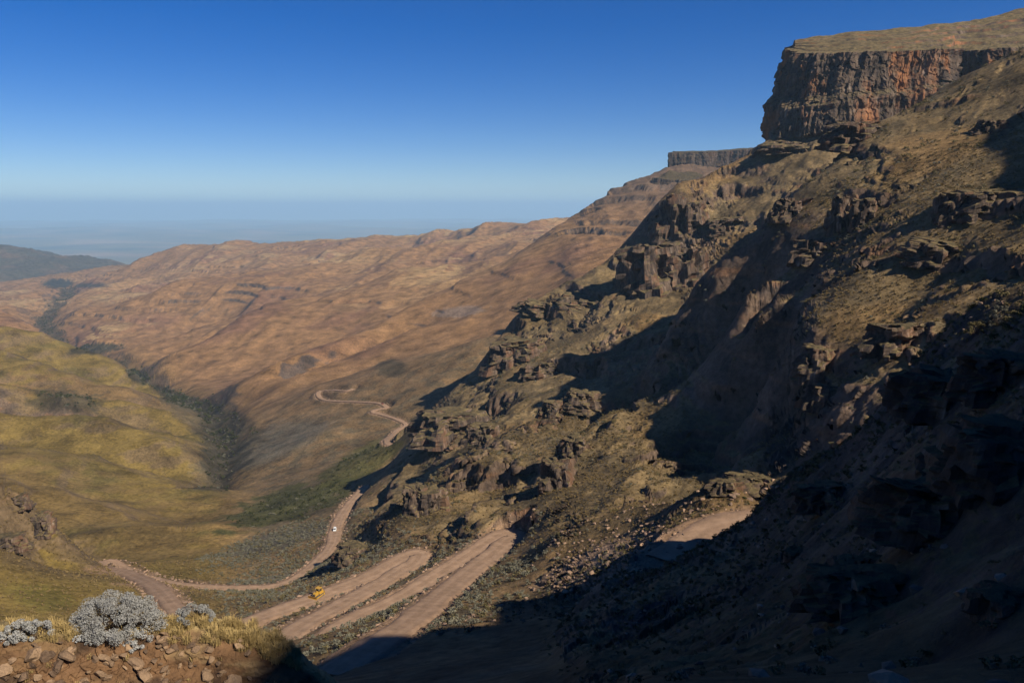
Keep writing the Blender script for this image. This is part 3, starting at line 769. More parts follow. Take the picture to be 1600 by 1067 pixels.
cliff('mesa_cliff', [((1052,264,2950),(1053,238,2950),(1054,237,2960)), ((1046,265,2570),(1049,239,2590),(1051,237,2700)), ((1070,266,2555),(1072,239,2585),(1074,236.5,2720)),
      ((1105,265,2560),(1107,238,2590),(1109,236,2730)), ((1116,263,2640),(1117,238,2660),(1119,235.5,2760)), ((1160,255,2650),(1162,234,2670),(1164,232,2780)), ((1260,255,2700),(1262,225,2720),(1264,223,2830))],
      300, 60, 12, 9.0, None, batter=(0, 0.3, 0.5, 0.7, 1.0), seed=23, cell=14, mat=cliff_material('shaded_mesa_basalt', 0.2, 0.62))  # basalt darkened all over to stand for the partial shadow on the mesa

cliff('mesa_cliff', [((1018,299,2640),(1024,277,2640),(1026,276,2645)), ((1015,299,2380),(1023,278,2395),(1046,267,2450)), ((1040,301,2360),(1045,281,2380),(1060,269,2450)), ((1080,299,2365),(1085,283,2385),(1090,269,2450)), ((1120,293,2380),(1122,279,2400),(1124,267,2470)), ((1200,285,2410),(1202,270,2430),(1204,260,2510))],
      260, 40, 14, 9.0, None, batter=(0, 0.3, 0.5, 0.7, 1.0), seed=33, cell=14, mat=cliff_material('shaded_mesa_ledge', 0.15, 0.6))  # lower tier takes the same shadow darkening as the mesa wall

# ------------------------------------------------------------------ placing things on the ground
TT = P[..., 2] / np.hypot(P[..., 0], P[..., 1])
VIS = TT >= np.maximum.accumulate(TT, axis=1) - 0.0008
def hit(px, py):
    """the point of the ground seen at this pixel of the photograph"""
    u, t = ray(px, py)
    i = int(np.abs(US - u).argmin())
    j = int(np.argmax(TT[i] >= t))
    if TT[i].max() < t: j = int(TT[i].argmax())
    return P[i, max(j, 1)].copy()
def put(o, loc, rz=0.0, sc=1.0):
    o.location = tuple(loc); o.rotation_euler = (0, 0, rz); o.scale = (sc, sc, sc)
    return o
def tag(o, label, cat, group=None):
    o['label'] = label; o['category'] = cat
    if group: o['group'] = group
    return o
def empty(name, loc=(0, 0, 0), rz=0):
    o = bpy.data.objects.new(name, None); COL.objects.link(o); o.location = tuple(loc); o.rotation_euler = (0, 0, rz); o.empty_display_size = 0.2
    return o
def mesh_obj(name, verts, faces, mat, parent=None, smooth=False, link=True):
    me = bpy.data.meshes.new(name); me.from_pydata([tuple(v) for v in verts], [], [tuple(f) for f in faces]); me.update()
    if smooth: me.polygons.foreach_set('use_smooth', np.ones(len(me.polygons), bool))
    if mat: me.materials.append(mat)
    o = bpy.data.objects.new(name, me)
    if link: COL.objects.link(o)
    if parent: o.parent = parent
    return o

# ------------------------------------------------------------------ rock outcrops
def rock_mesh(name, w, d, h, seed, cell=0.22, nt=44, nh=22, mat=None, power=2.5, flatten=0.14):
    rg = np.random.default_rng(seed)
    th = np.linspace(0, 2 * np.pi, nt, endpoint=False)
    c, s_ = np.cos(th), np.sin(th)
    rad = (np.abs(c) ** power + np.abs(s_) ** power) ** (-1 / power)
    rows = []
    for k in range(nh):
        q = k / (nh - 1)
        if q < 0.75: hz = q / 0.75; sh = 1 - 0.34 * hz ** 1.3
        else: hz = 1 + 0.06 * (q - 0.75) / 0.25; sh = 0.66 * (1 - ((q - 0.75) / 0.25)) + 0.02
        rows.append(np.stack([rad * c * sh * w / 2, rad * s_ * sh * d / 2, np.full(nt, hz * h)], 1))
    V_ = np.stack(rows).reshape(-1, 3)
    sz = cell * (w + h) / 2
    off = rg.uniform(-500, 500, 3)
    a, da = cell3((V_ + off) * (1, 1, 0.5), sz, seed); b, _ = cell3((V_ + off) * (1, 1, 0.6), sz * 0.45, seed + 3)
    dirn = V_.copy(); dirn[:, 2] = 0; dirn /= (np.linalg.norm(dirn, axis=1, keepdims=True) + 1e-6)
    n3 = fbm((V_[:, 0] + off[0]) / (0.5 * w) + V_[:, 2] / h, (V_[:, 1] + off[1]) / (0.5 * w), 4, seed % 50)
    keep = np.clip(np.hypot(V_[:, 0] / w, V_[:, 1] / d) / 0.3, 0, 1)
    V_ += dirn * (keep * (a - 0.5) * 0.24 * w + keep * ((b - 0.5) * 0.12 * w + 0.12 * w * n3 - 0.06 * w * np.clip(da - 0.5, 0, 1)))[:, None]
    top = V_[:, 2] > 0.6 * h
    V_[:, 2] += np.where(top, (a - 0.5) * flatten * h + n3 * 0.08 * h, 0)
    idx = np.arange(nh * nt).reshape(nh, nt)
    F = []
    for k in range(nh - 1):
        for t_ in range(nt):
            F.append((idx[k, t_], idx[k, (t_ + 1) % nt], idx[k + 1, (t_ + 1) % nt], idx[k + 1, t_]))
    F.append(tuple(idx[-1]))
    return V_, F
MAT_ROCK = cliff_material('outcrop_rock', 0.35)
MAT_ROCK.node_tree.nodes['Noise Texture'].inputs['Scale'].default_value = 0.35
MAT_ROCK.node_tree.nodes['Noise Texture.001'].inputs['Scale'].default_value = 0.12
OUTCROPS = [
 (1047,374,46,76,'tall squared rock tower on the mountain edge under the high cliff'),
 (1080,362,36,46,'stepped brown crag just right of the tall squared rock tower'),
 (1022,450,76,74,'broad orange stained rock buttress below the tall squared rock tower'),
 (1075,446,46,58,'dark fluted rock face joined to the right of the orange stained buttress'),
 (1135,362,40,22,'low rounded rock hump on the grass right of the stepped crag'),
 (925,482,70,20,'low dark rock band left of the foot of the orange buttress'),
 (850,492,60,20,'dark ledge of rock on the mountain edge above the brown valley'),
 (805,572,60,42,'weathered rock face on the mountain edge above the shadowed gully'),
 (845,592,50,24,'low dark rock step right of the weathered rock face'),
 (700,692,84,44,'long rounded cliff of brown rock above the far zigzag road'),
 (756,690,36,24,'small rock step at the right end of the long rounded cliff'),
 (652,806,30,46,'upright split rock pillar casting a long black shadow to the left'),
 (676,800,34,36,'squat brown rock beside the upright split pillar'),
 (872,764,36,50,'pale brown fluted rock pillar on the lit rib above the road bend'),
 (898,712,34,30,'blocky rock above the pale brown fluted pillar'),
 (860,652,26,28,'small rock knob at the left end of the lit rib'),
 (905,645,44,30,'rounded rock bluff on the lit rib beside the shadowed gully'),
 (548,880,34,22,'dark rock corner where the valley road bends round the spur'),
 (1325,356,34,56,'sunlit rock pillar with black cleft among shrubs of the right spur'),
 (1350,352,26,44,'narrow rock rib right of the sunlit pillar with black cleft'),
 (1235,345,40,34,'reddish rock knob on the upper left edge of the shrubby spur'),
 (1488,346,34,46,'fluted pale rock face high on the right spur'),
 (1535,334,56,36,'orange tinged rock slab near the right edge of the sunlit spur'),
 (1268,412,42,38,'brown crag above the black shaded hollow of the right spur'),
 (1460,408,64,32,'broken dark ledge across the middle of the right spur'),
 (1275,590,44,52,'sunlit broken rock at the lower left rim of the shrubby spur'),
 (1405,552,66,42,'pale fluted rocks at the bottom of the orange grass slope'),
 (1282,640,38,36,'smooth tan boulder face under the sunlit broken rim'),
 (1417,652,22,46,'thin upright rock fin standing in the middle of the dark slope'),
 (1402,640,14,36,'small rock flake just left of the thin upright fin'),
 (1335,228,62,40,'dark rounded crag at the foot of the high cliff'),
 (1225,240,60,18,'low rubble ledge below the left corner of the high cliff'),
 (1548,210,30,20,'pale boulder pair on the grass near the upper right shadow'),
 (30,795,20,18,'grey rock rib high on the near left grass hill'),
 (68,834,20,28,'grey slanting rock rib lowest on the near left grass hill'),
 (16,862,30,20,'dark broken rock at the left frame edge of the near grass hill'),
 (1470,650,90,60,'dark rock mass in shade below the crest of the near spur'),
 (1560,620,80,60,'dark rock mass in shade at the right frame edge'),
 (1440,850,120,70,'broad shaded rock ledge low on the near slope'),
 (1550,770,110,90,'tall shaded rock step at the right edge under the rock mass'),
 (1330,960,100,50,'flat shaded rock ledge near the bottom of the frame'),
 (1290,800,60,34,'small shaded ledge right of the gravel pad'),
 (1180,778,64,26,'heap of sunlit broken rock above the gravel pad'),
 (1130,772,40,18,'low broken rock left of the heap above the gravel pad'),
]
for k, (px, py, wp, hp, lab) in enumerate(OUTCROPS):
    c = hit(px, py); dist = float(np.linalg.norm(c)); mpp = dist / FPX
    w = wp * mpp * 1.5; h = hp * mpp * 0.85
    az = math.atan2(c[0], c[1])
    V_, F_ = rock_mesh('rock_outcrop', w, max(w, h * 0.8), h * 1.2, 100 + k, cell=0.26 if h < w else 0.2)
    o = mesh_obj('rock_outcrop', V_, F_, MAT_ROCK)
    back = np.array([math.sin(az), math.cos(az), 0]) * max(w, h * 0.8) * 0.34
    put(o, c + back - (0, 0, h * 0.30), -az + random.uniform(-0.5, 0.5))
    o.rotation_euler[0] = random.uniform(-0.12, 0.12); o.rotation_euler[1] = random.uniform(-0.14, 0.14)
    tag(o, lab, 'rock outcrop', 'rock outcrops on the slopes')

# boulders of the rockfall, the rim of the pad and the shaded near slope
MAT_BOULDER = ground_material('boulder_stone', 'none', 0.3, 3.0)
def plain_rock_material(name, c1, c2, scale=1.2):
    m, nt, b = new_mat(name); L = nt.links.new
    tc = N(nt, 'ShaderNodeTexCoord'); oi = N(nt, 'ShaderNodeObjectInfo')
    n1 = N(nt, 'ShaderNodeTexNoise', Scale=scale, Detail=8.0, Roughness=0.65); L(tc.outputs['Object'], n1.inputs['Vector'])
    mx = N(nt, 'ShaderNodeMix', data_type='RGBA'); mx.inputs['A'].default_value = c1 + (1,); mx.inputs['B'].default_value = c2 + (1,)
    ad = N(nt, 'ShaderNodeMath', operation='ADD'); L(n1.outputs['Fac'], ad.inputs[0])
    sb = N(nt, 'ShaderNodeMath', operation='SUBTRACT'); L(oi.outputs['Random'], sb.inputs[0]); sb.inputs[1].default_value = 0.5
    sc = N(nt, 'ShaderNodeMath', operation='MULTIPLY'); L(sb.outputs[0], sc.inputs[0]); sc.inputs[1].default_value = 0.9; L(sc.outputs[0], ad.inputs[1])
    cl = N(nt, 'ShaderNodeClamp'); L(ad.outputs[0], cl.inputs[0])
    L(cl.outputs[0], mx.inputs['Factor']); L(mx.outputs['Result'], b.inputs['Base Color'])
    bp = N(nt, 'ShaderNodeBump', Strength=0.7, Distance=0.15 / scale); L(n1.outputs['Fac'], bp.inputs['Height']); L(bp.outputs[0], b.inputs['Normal'])
    return m
MAT_BOULDER = plain_rock_material('boulder_stone', (0.12, 0.085, 0.065), (0.36, 0.23, 0.15), 0.6)
def stone_mesh(name, seed, sub=2, link=False, flat=0.75):
    rg = np.random.default_rng(seed)
    bm = bmesh.new(); bmesh.ops.create_icosphere(bm, subdivisions=sub, radius=1.0)
    # chop with random planes so the stone is angular
    nn = rg.normal(size=(10, 3)); nn /= np.linalg.norm(nn, axis=1, keepdims=True); dd = rg.uniform(0.38, 0.85, 10)
    for v in bm.verts:
        p = np.array(v.co)
        for n_, d_ in zip(nn, dd):
            e = p @ n_ - d_
            if e > 0: p = p - n_ * e
        v.co = Vector(p * (1, rg.uniform(0.9, 1.1), flat))
    me = bpy.data.meshes.new(name); bm.to_mesh(me); bm.free()
    return me
stone_me = [stone_mesh('boulder', 300 + k) for k in range(8)]
for me in stone_me: me.materials.append(MAT_BOULDER)
def boulder(px, py, dpx, label, group, sink=0.3):
    c = hit(px, py); mpp = float(np.linalg.norm(c)) / FPX
    rr_ = dpx * mpp / 2
    o = bpy.data.objects.new('boulder', random.choice(stone_me)); COL.objects.link(o)
    put(o, c + (0, 0, rr_ * (0.5 - sink)), random.uniform(0, 6.28), rr_)
    o.scale = (rr_ * random.uniform(0.9, 1.25), rr_ * random.uniform(0.75, 1.0), rr_ * random.uniform(0.8, 1.1))
    tag(o, label, 'boulder', group)
rb = random.Random(4)
def along(poly, n, spread):
    for _ in range(n):
        k = rb.random() * (len(poly) - 1); i = int(k); f = k - i
        yield (poly[i][0] * (1 - f) + poly[i + 1][0] * f + rb.gauss(0, spread), poly[i][1] * (1 - f) + poly[i + 1][1] * f + rb.gauss(0, spread * 0.6))
for x, y in along([(890, 905), (960, 880), (1010, 860), (1060, 838)], 46, 16):
    boulder(x, y, rb.uniform(6, 13), 'tan angular boulder lying in the rockfall left of the gravel pad', 'rockfall boulders left of the gravel pad')
for x, y in along([(1055, 800), (1110, 782), (1180, 772), (1230, 752)], 30, 9):
    boulder(x, y, rb.uniform(6, 12), 'sunlit boulder lying along the upper rim of the gravel pad', 'boulders on the upper rim of the gravel pad')
for x, y in along([(680, 975), (760, 960), (840, 935)], 26, 10):
    boulder(x, y, rb.uniform(5, 9), 'brown stone on the bank right of the nearest switchback', 'stones beside the nearest switchback')
for (x, y, d_, lab) in [(1500, 745, 110, 'largest rounded boulder in the shaded slope at right'), (1380, 800, 70, 'big sloping shaded boulder left of the largest one'), (1345, 890, 56, 'shaded boulder leaning low on the dark slope'),
                        (1240, 870, 30, 'pale shaded stone alone on the dark scree'), (1560, 950, 70, 'shaded boulder in the bottom right corner')]:
    c = hit(x, y); w = d_ * float(np.linalg.norm(c)) / FPX
    V_, F_ = rock_mesh('boulder', w * 1.1, w * 0.9, w * 0.62, int(x + y), cell=0.34, nt=32, nh=16, power=2.2, flatten=0.2)
    o = mesh_obj('boulder', V_, F_, MAT_ROCK); put(o, c - (0, 0, w * 0.3), x * 0.7); o.rotation_euler[0] = 0.15 * math.sin(x); o.rotation_euler[1] = 0.2 * math.cos(y)
    tag(o, lab, 'boulder', 'boulders in the shaded slope')

# ------------------------------------------------------------------ scrub: leafy templates spread over the slopes
def leaf_material(name, c1, c2, rough=0.8):
    m, nt, b = new_mat(name); L = nt.links.new
    oi = N(nt, 'ShaderNodeObjectInfo'); tc = N(nt, 'ShaderNodeTexCoord')
    n1 = N(nt, 'ShaderNodeTexNoise', Scale=6.0, Detail=3.0); L(tc.outputs['Object'], n1.inputs['Vector'])
    ad = N(nt, 'ShaderNodeMath', operation='ADD'); L(oi.outputs['Random'], ad.inputs[0]); L(n1.outputs['Fac'], ad.inputs[1])
    hf = N(nt, 'ShaderNodeMath', operation='MULTIPLY'); L(ad.outputs[0], hf.inputs[0]); hf.inputs[1].default_value = 0.55
    mx = N(nt, 'ShaderNodeMix', data_type='RGBA'); mx.inputs['A'].default_value = c1 + (1,); mx.inputs['B'].default_value = c2 + (1,)
    L(hf.outputs[0], mx.inputs['Factor']); L(mx.outputs['Result'], b.inputs['Base Color'])
    b.inputs['Roughness'].default_value = rough
    return m
MAT_GREYLEAF = leaf_material('grey_scrub_leaf', (0.085, 0.080, 0.055), (0.20, 0.185, 0.135))
MAT_OLIVE = leaf_material('olive_scrub_leaf', (0.075, 0.065, 0.030), (0.19, 0.15, 0.07))
MAT_GREENLEAF = leaf_material('green_thicket_leaf', (0.022, 0.026, 0.010), (0.06, 0.062, 0.022))
MAT_STRAW = leaf_material('straw_grass', (0.12, 0.082, 0.034), (0.23, 0.16, 0.07))
def clump(name, seed, n, mat, leaf=0.16, tall=0.75):
    """a bush one unit wide: leaf faces through the volume of an uneven dome"""
    rg = np.random.default_rng(seed)
    lob = rg.normal(size=(7, 3)) * (0.22, 0.22, 0.10) + (0, 0, 0.22); lr = rg.uniform(0.16, 0.30, 7)
    V_, F_ = [], []
    for _ in range(n):
        k = rg.integers(7); d_ = rg.normal(size=3); d_ /= np.linalg.norm(d_); d_[2] = abs(d_[2]) * 0.9 - 0.1
        p = lob[k] + d_ * lr[k] * rg.uniform(0.75, 1.05); p[2] = max(0.02, p[2]) * tall * 1.3
        nrm = d_ + rg.normal(size=3) * 0.5; nrm /= np.linalg.norm(nrm)
        a = np.cross(nrm, rg.normal(size=3)); a /= np.linalg.norm(a); b_ = np.cross(nrm, a)
        l_ = leaf * rg.uniform(0.6, 1.2)
        i = len(V_); V_ += [p - a * l_ * 0.5, p + b_ * l_ * 0.35, p + a * l_ * 0.5, p - b_ * l_ * 0.35]
        F_.append((i, i + 1, i + 2, i + 3))
    return mesh_obj(name, V_, F_, mat, link=False)
def scatter(name, pts, scales, templates, zs=None):
    """many copies of a few plants; nobody could count them"""
    col = bpy.data.collections.new(name + '_kinds')
    for t_ in templates: col.objects.link(t_)
    me = bpy.data.meshes.new(name); me.vertices.add(len(pts)); me.vertices.foreach_set('co', np.asarray(pts, np.float32).reshape(-1))
    n = len(pts); rg = np.random.default_rng(len(name))
    a = me.attributes.new('turn', 'FLOAT_VECTOR', 'POINT'); a.data.foreach_set('vector', np.c_[rg.normal(0, 0.12, n), rg.normal(0, 0.12, n), rg.uniform(0, 6.28, n)].astype(np.float32).reshape(-1))
    a = me.attributes.new('size', 'FLOAT_VECTOR', 'POINT'); sc = np.asarray(scales)[:, None] * rg.uniform(0.8, 1.2, (n, 3)); a.data.foreach_set('vector', sc.astype(np.float32).reshape(-1))
    a = me.attributes.new('pick', 'INT', 'POINT'); a.data.foreach_set('value', rg.integers(0, len(templates), n).astype(np.int32))
    o = bpy.data.objects.new(name, me); COL.objects.link(o); o['kind'] = 'stuff'
    ng = bpy.data.node_groups.new(name, 'GeometryNodeTree')
    ng.interface.new_socket('Geometry', in_out='INPUT', socket_type='NodeSocketGeometry'); ng.interface.new_socket('Geometry', in_out='OUTPUT', socket_type='NodeSocketGeometry')
    gi = ng.nodes.new('NodeGroupInput'); go = ng.nodes.new('NodeGroupOutput')
    ci = ng.nodes.new('GeometryNodeCollectionInfo'); ci.inputs['Collection'].default_value = col; ci.inputs['Separate Children'].default_value = True; ci.inputs['Reset Children'].default_value = True
    ip = ng.nodes.new('GeometryNodeInstanceOnPoints'); ip.inputs['Pick Instance'].default_value = True
    def na_(nm, typ):
        q = ng.nodes.new('GeometryNodeInputNamedAttribute'); q.data_type = typ; q.inputs['Name'].default_value = nm; return q.outputs['Attribute']
    L = ng.links.new
    L(gi.outputs[0], ip.inputs['Points']); L(ci.outputs[0], ip.inputs['Instance'])
    L(na_('turn', 'FLOAT_VECTOR'), ip.inputs['Rotation']); L(na_('size', 'FLOAT_VECTOR'), ip.inputs['Scale']); L(na_('pick', 'INT'), ip.inputs['Instance Index'])
    L(ip.outputs[0], go.inputs[0])
    md = o.modifiers.new('spread', 'NODES'); md.node_group = ng
    return o
# cell areas and places where plants can stand
du_ = np.gradient(P, axis=0); dv_ = np.gradient(P, axis=1)
AREA = np.linalg.norm(np.cross(du_, dv_), axis=2)
INF = (PX > -40) & (PX < 1640) & (PY > -20) & (PY < 1100) & VIS
def pick(mask, density, rg, cap=40000):
    w = (AREA * mask * INF * density).ravel(); n = min(int(w.sum()), cap)
    if n < 1: return np.zeros((0, 3)), np.zeros(0)
    i = rg.choice(w.size, n, p=w / w.sum())
    a, b = np.unravel_index(i, RR.shape)
    a2 = np.clip(a + rg.integers(0, 2, n), 0, RR.shape[0] - 1); b2 = np.clip(b + rg.integers(0, 2, n), 0, RR.shape[1] - 1)
    f = rg.random((n, 1))
    return P[a, b] * (1 - f) + P[a2, b2] * f, RR[a, b]
rg = np.random.default_rng(12)
offroad = sstep(0.3, 1.5, rd)
bushy = sstep(-0.05, 0.25, fbm(X / 30, Y / 30, 3, 131))
olive = [clump('scrub_bush', 400 + k, 70, MAT_OLIVE, 0.22) for k in range(4)]
grey = [clump('grey_bush', 420 + k, 80, MAT_GREYLEAF, 0.20) for k in range(4)]
green = [clump('thicket_bush', 440 + k, 70, MAT_GREENLEAF, 0.24, 0.9) for k in range(4)]
tuft = [clump('grass_tussock', 460 + k, 26, MAT_STRAW, 0.5, 0.9) for k in range(3)]
pts, r_ = pick(WA * (1 - rock * 0.7) * (0.12 + bushy) * (RR > 90) * (RR < 700) * offroad, 0.06, rg, 26000)
scatter('slope_scrub', pts, rg.uniform(0.7, 2.2, len(pts)) * np.clip(r_ / 350, 0.5, 1.2), olive + grey[:2])
pts, r_ = pick(WA * (0.3 + bushy) * (RR > 14) * (RR < 190) * offroad, 0.9, rg, 30000)  # dark bushes added for texture and to deepen the shade on the near slope
scatter('near_scrub', pts, rg.uniform(0.25, 0.9, len(pts)) * np.clip(r_ / 90, 0.5, 1.3), olive + grey[:1] + green[:1])
def inpatch(cx, cy, rx, ry, ang=0):
    c, s_ = math.cos(R(ang)), math.sin(R(ang)); dx = PX - cx; dy = PY - cy
    d = np.hypot((dx * c + dy * s_) / rx, (-dx * s_ + dy * c) / ry) + 0.5 * nc
    return 1 - sstep(0.8, 1.1, d)
mid = (1 - WA) * (RR > 150) * (RR < 520) * offroad
pts, r_ = pick(np.clip(mid * (0.35 + bushy) * (1 - LEFT) + inpatch(470, 890, 120, 18, -14) * offroad + inpatch(420, 850, 110, 22, -18) * offroad, 0, 1) * (RR < 700), 0.22, rg, 26000)
scatter('roadside_scrub', pts, rg.uniform(0.7, 2.2, len(pts)), grey + olive[:1])
gm = (inpatch(455, 790, 105, 24, -16) + inpatch(560, 725, 75, 18, -30) * 0.5) * (RR > 400) * (RR < 1000) + (inpatch(105, 628, 55, 16, 6) + inpatch(300, 632, 48, 10, 12) + inpatch(215, 590, 22, 9, 30) + inpatch(345, 690, 45, 26, 50) * 0.5 + inpatch(262, 613, 34, 7, 18) + inpatch(335, 735, 36, 12, 60) * 0.5 + inpatch(375, 662, 36, 12, 30) * 0.4) * (RR > 700) * (RR < 3500) * 0.35 + inpatch(150, 545, 46, 8, -6) * (RR > 1500) * (RR < 5000) * 0.12
gm = gm * sstep(-0.35, 0.25, nc) + (1 - sstep(0.5, 1.1, rv_d / rv_w)) * 0.22 * sstep(-0.3, 0.3, nc)
pts, r_ = pick(np.clip(gm, 0, 1), 0.10, rg, 18000)
scatter('valley_thicket', pts, rg.uniform(0.9, 1.0, len(pts)) * (0.9 + 3.2 * rg.random(len(pts)) ** 2.2) * np.clip(r_ / 800, 0.7, 2.0), green + grey[:1])
pts, r_ = pick((WA * (1 - rock) * 0.8 + LEFT * 0.25 + mid * 0.4) * (RR > 60) * (RR < 480) * offroad, 0.25, rg, 45000)
scatter('tussock_grass', pts, rg.uniform(0.4, 1.0, len(pts)) * np.clip(r_ / 300, 0.4, 1.2), tuft)
# loose stones of the scree and road edges
peb = []
for k in range(5):
    me = stone_mesh('stone', 500 + k, 1); me.materials.append(MAT_BOULDER); peb.append(bpy.data.objects.new('stone', me))
scr = (inpatch(950, 880, 120, 40, -22) + inpatch(1120, 828, 70, 40, -20) * 0.4) * (RR < 300) + 0.9 * (rd > -0.5) * (rd < 3.5) + 0.25 * WA * (RR < 230)
pts, r_ = pick(np.clip(scr, 0, 1), 0.5, rg, 16000)
scatter('scree_stones', pts, (0.10 + 0.75 * rg.random(len(pts)) ** 2.5) * np.clip(r_ / 200, 0.5, 1.5), peb)
tick('scatter')

# ------------------------------------------------------------------ earth bank in the foreground
CR_X = [-140, 0, 60, 120, 250, 300, 345, 400, 440, 470, 520, 600]
CR_Y = [994, 994, 1002, 998, 990, 990, 996, 1010, 1022, 1044, 1095, 1190]
CR_R = [12.6, 12.4, 12.3, 12.3, 12.2, 12.1, 12.0, 11.9, 11.8, 11.7, 11.5, 11.3]
nb_s, nb_k = 460, 170
bs = np.linspace(-130, 590, nb_s)
prof = np.array([(-3.2, -2.6), (-1.5, -1.25), (-0.95, -0.92), (-0.62, -0.66), (-0.40, -0.42), (-0.22, -0.16), (0, 0), (0.3, 0.03), (0.8, -0.1), (1.8, -0.8), (5.5, -4.6)])
dl = np.r_[0, np.cumsum(np.hypot(*np.diff(prof, axis=0).T))]
kq = np.r_[np.linspace(0, dl[2], 22, endpoint=False), np.linspace(dl[2], dl[7], nb_k - 42, endpoint=False), np.linspace(dl[7], dl[-1], 20)]
pr_, pz_ = np.interp(kq, dl, prof[:, 0]), np.interp(kq, dl, prof[:, 1])
BK = np.zeros((nb_s, nb_k, 3))
for i_, x_ in enumerate(bs):
    u, t = ray(x_, np.interp(x_, CR_X, CR_Y)); r0 = np.interp(x_, CR_X, CR_R)
    rr_ = r0 + pr_
    BK[i_] = np.stack([rr_ * math.sin(u), rr_ * math.cos(u), t * r0 + pz_], 1)
bn = grid_normals(BK)
a1, _ = cell3(BK.reshape(-1, 3), 0.16, 5); a2, _ = cell3(BK.reshape(-1, 3), 0.07, 6)
lump = 0.10 * fbm(BK[..., 0] / 0.8, BK[..., 1] / 0.8 + BK[..., 2] / 0.5, 4, 141) + 0.035 * fbm(BK[..., 0] / 0.12, BK[..., 2] / 0.12 + BK[..., 1] / 0.2, 3, 143)
facew = sstep(dl[1], dl[2], kq)[None, :]
hollow = -0.10 * np.exp(-(((bs[:, None] - 330) / 110) ** 2 + ((pz_[None, :] + 0.36) / 0.14) ** 2))
left_w = 1 - sstep(200, 330, bs)[:, None]
off = lump + hollow + facew * (0.05 * (a1.reshape(nb_s, nb_k) - 0.5) + 0.03 * (a2.reshape(nb_s, nb_k) - 0.5)) * (0.35 + 0.65 * left_w)
BK += bn * off[..., None]
bank = mesh_grid('earth_bank', BK, None, smooth=False); bank['kind'] = 'structure'
bx_, bz_ = BK[..., 0], BK[..., 2] + 0.4 * BK[..., 1]
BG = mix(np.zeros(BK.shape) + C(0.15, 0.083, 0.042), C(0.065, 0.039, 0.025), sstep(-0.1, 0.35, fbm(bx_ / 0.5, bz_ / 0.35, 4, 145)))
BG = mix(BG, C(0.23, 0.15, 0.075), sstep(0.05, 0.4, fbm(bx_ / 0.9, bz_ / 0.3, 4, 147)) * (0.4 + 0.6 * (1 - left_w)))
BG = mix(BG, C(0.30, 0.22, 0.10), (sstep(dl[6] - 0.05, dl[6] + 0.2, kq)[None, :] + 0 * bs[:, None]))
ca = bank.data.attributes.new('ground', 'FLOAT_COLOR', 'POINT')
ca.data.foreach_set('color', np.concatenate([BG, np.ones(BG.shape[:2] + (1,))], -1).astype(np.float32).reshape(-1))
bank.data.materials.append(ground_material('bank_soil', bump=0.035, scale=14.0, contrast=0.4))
MAT_STONE = plain_rock_material('bank_stone', (0.10, 0.065, 0.045), (0.36, 0.235, 0.14), 3.0)
bank_me = [stone_mesh('stone', 600 + k, 2, flat=0.5 + 0.06 * k) for k in range(8)]
for me in bank_me: me.materials.append(MAT_STONE)
rs = random.Random(21)
k0, k1 = int(np.searchsorted(kq, dl[2])), int(np.searchsorted(kq, dl[6]))
for q in range(190):
    x_ = rs.uniform(-10, 260) if rs.random() < 0.72 else rs.uniform(240, 440)
    i_ = int(np.abs(bs - x_).argmin()); k_ = rs.randint(k0, k1)
    d_ = rs.uniform(0.03, 0.075) if rs.random() < 0.75 else rs.uniform(0.07, 0.13)
    o = bpy.data.objects.new('stone', rs.choice(bank_me)); COL.objects.link(o); o.parent = bank
    o.location = tuple(BK[i_, k_] + bn[i_, k_] * d_ * 0.2)
    o.rotation_euler = (rs.uniform(-0.6, 0.6), rs.uniform(-0.6, 0.6), rs.uniform(0, 6.28))
    o.scale = (d_ * rs.uniform(0.9, 1.5), d_, d_ * rs.uniform(0.7, 1.1))
# dry grass along the lip of the bank
def bank_at(px, dr=0.0):
    i_ = int(np.abs(bs - px).argmin()); k_ = int(np.abs(pr_ - dr).argmin()); return BK[i_, k_]
gV, gF = [], []
rgz = np.random.default_rng(33)
def grass_tuft(c, n, hgt, spread):
    for _ in range(n):
        a = rgz.uniform(0, 6.28); b0 = c + np.array([math.cos(a), math.sin(a), 0]) * rgz.uniform(0, spread)
        ln = hgt * rgz.uniform(0.5, 1.15); lean = rgz.uniform(0.1, 0.8); a2_ = a + rgz.normal(0, 0.7)
        d_ = np.array([math.cos(a2_), math.sin(a2_), 0]); sd = np.array([-d_[1], d_[0], 0]) * 0.0035
        m_ = b0 + d_ * lean * ln * 0.35 + (0, 0, ln * 0.62); e_ = b0 + d_ * lean * ln * 0.9 + (0, 0, ln * (0.95 - 0.35 * lean))
        i_ = len(gV); gV.extend([b0 - sd, b0 + sd, m_ + sd * 0.8, m_ - sd * 0.8, e_]); gF.extend([(i_, i_ + 1, i_ + 2, i_ + 3), (i_ + 3, i_ + 2, i_ + 4)])
for _ in range(150):
    x_ = rgz.uniform(250, 475); grass_tuft(bank_at(x_, rgz.uniform(-0.12, 0.5)), 75, rgz.uniform(0.10, 0.19), 0.07)
for _ in range(55):
    x_ = rgz.choice([rgz.uniform(70, 130), rgz.uniform(140, 260), rgz.uniform(-20, 130)]); grass_tuft(bank_at(x_, rgz.uniform(-0.05, 0.6)), 55, rgz.uniform(0.10, 0.2), 0.06)
for _ in range(26):
    grass_tuft(bank_at(rgz.uniform(0, 440), rgz.uniform(-0.7, -0.2)), 25, rgz.uniform(0.05, 0.1), 0.04)
MAT_DRY = leaf_material('dry_grass_blade', (0.30, 0.20, 0.07), (0.52, 0.38, 0.17))
dg = mesh_obj('dry_grass', gV, gF, MAT_DRY); dg['kind'] = 'stuff'

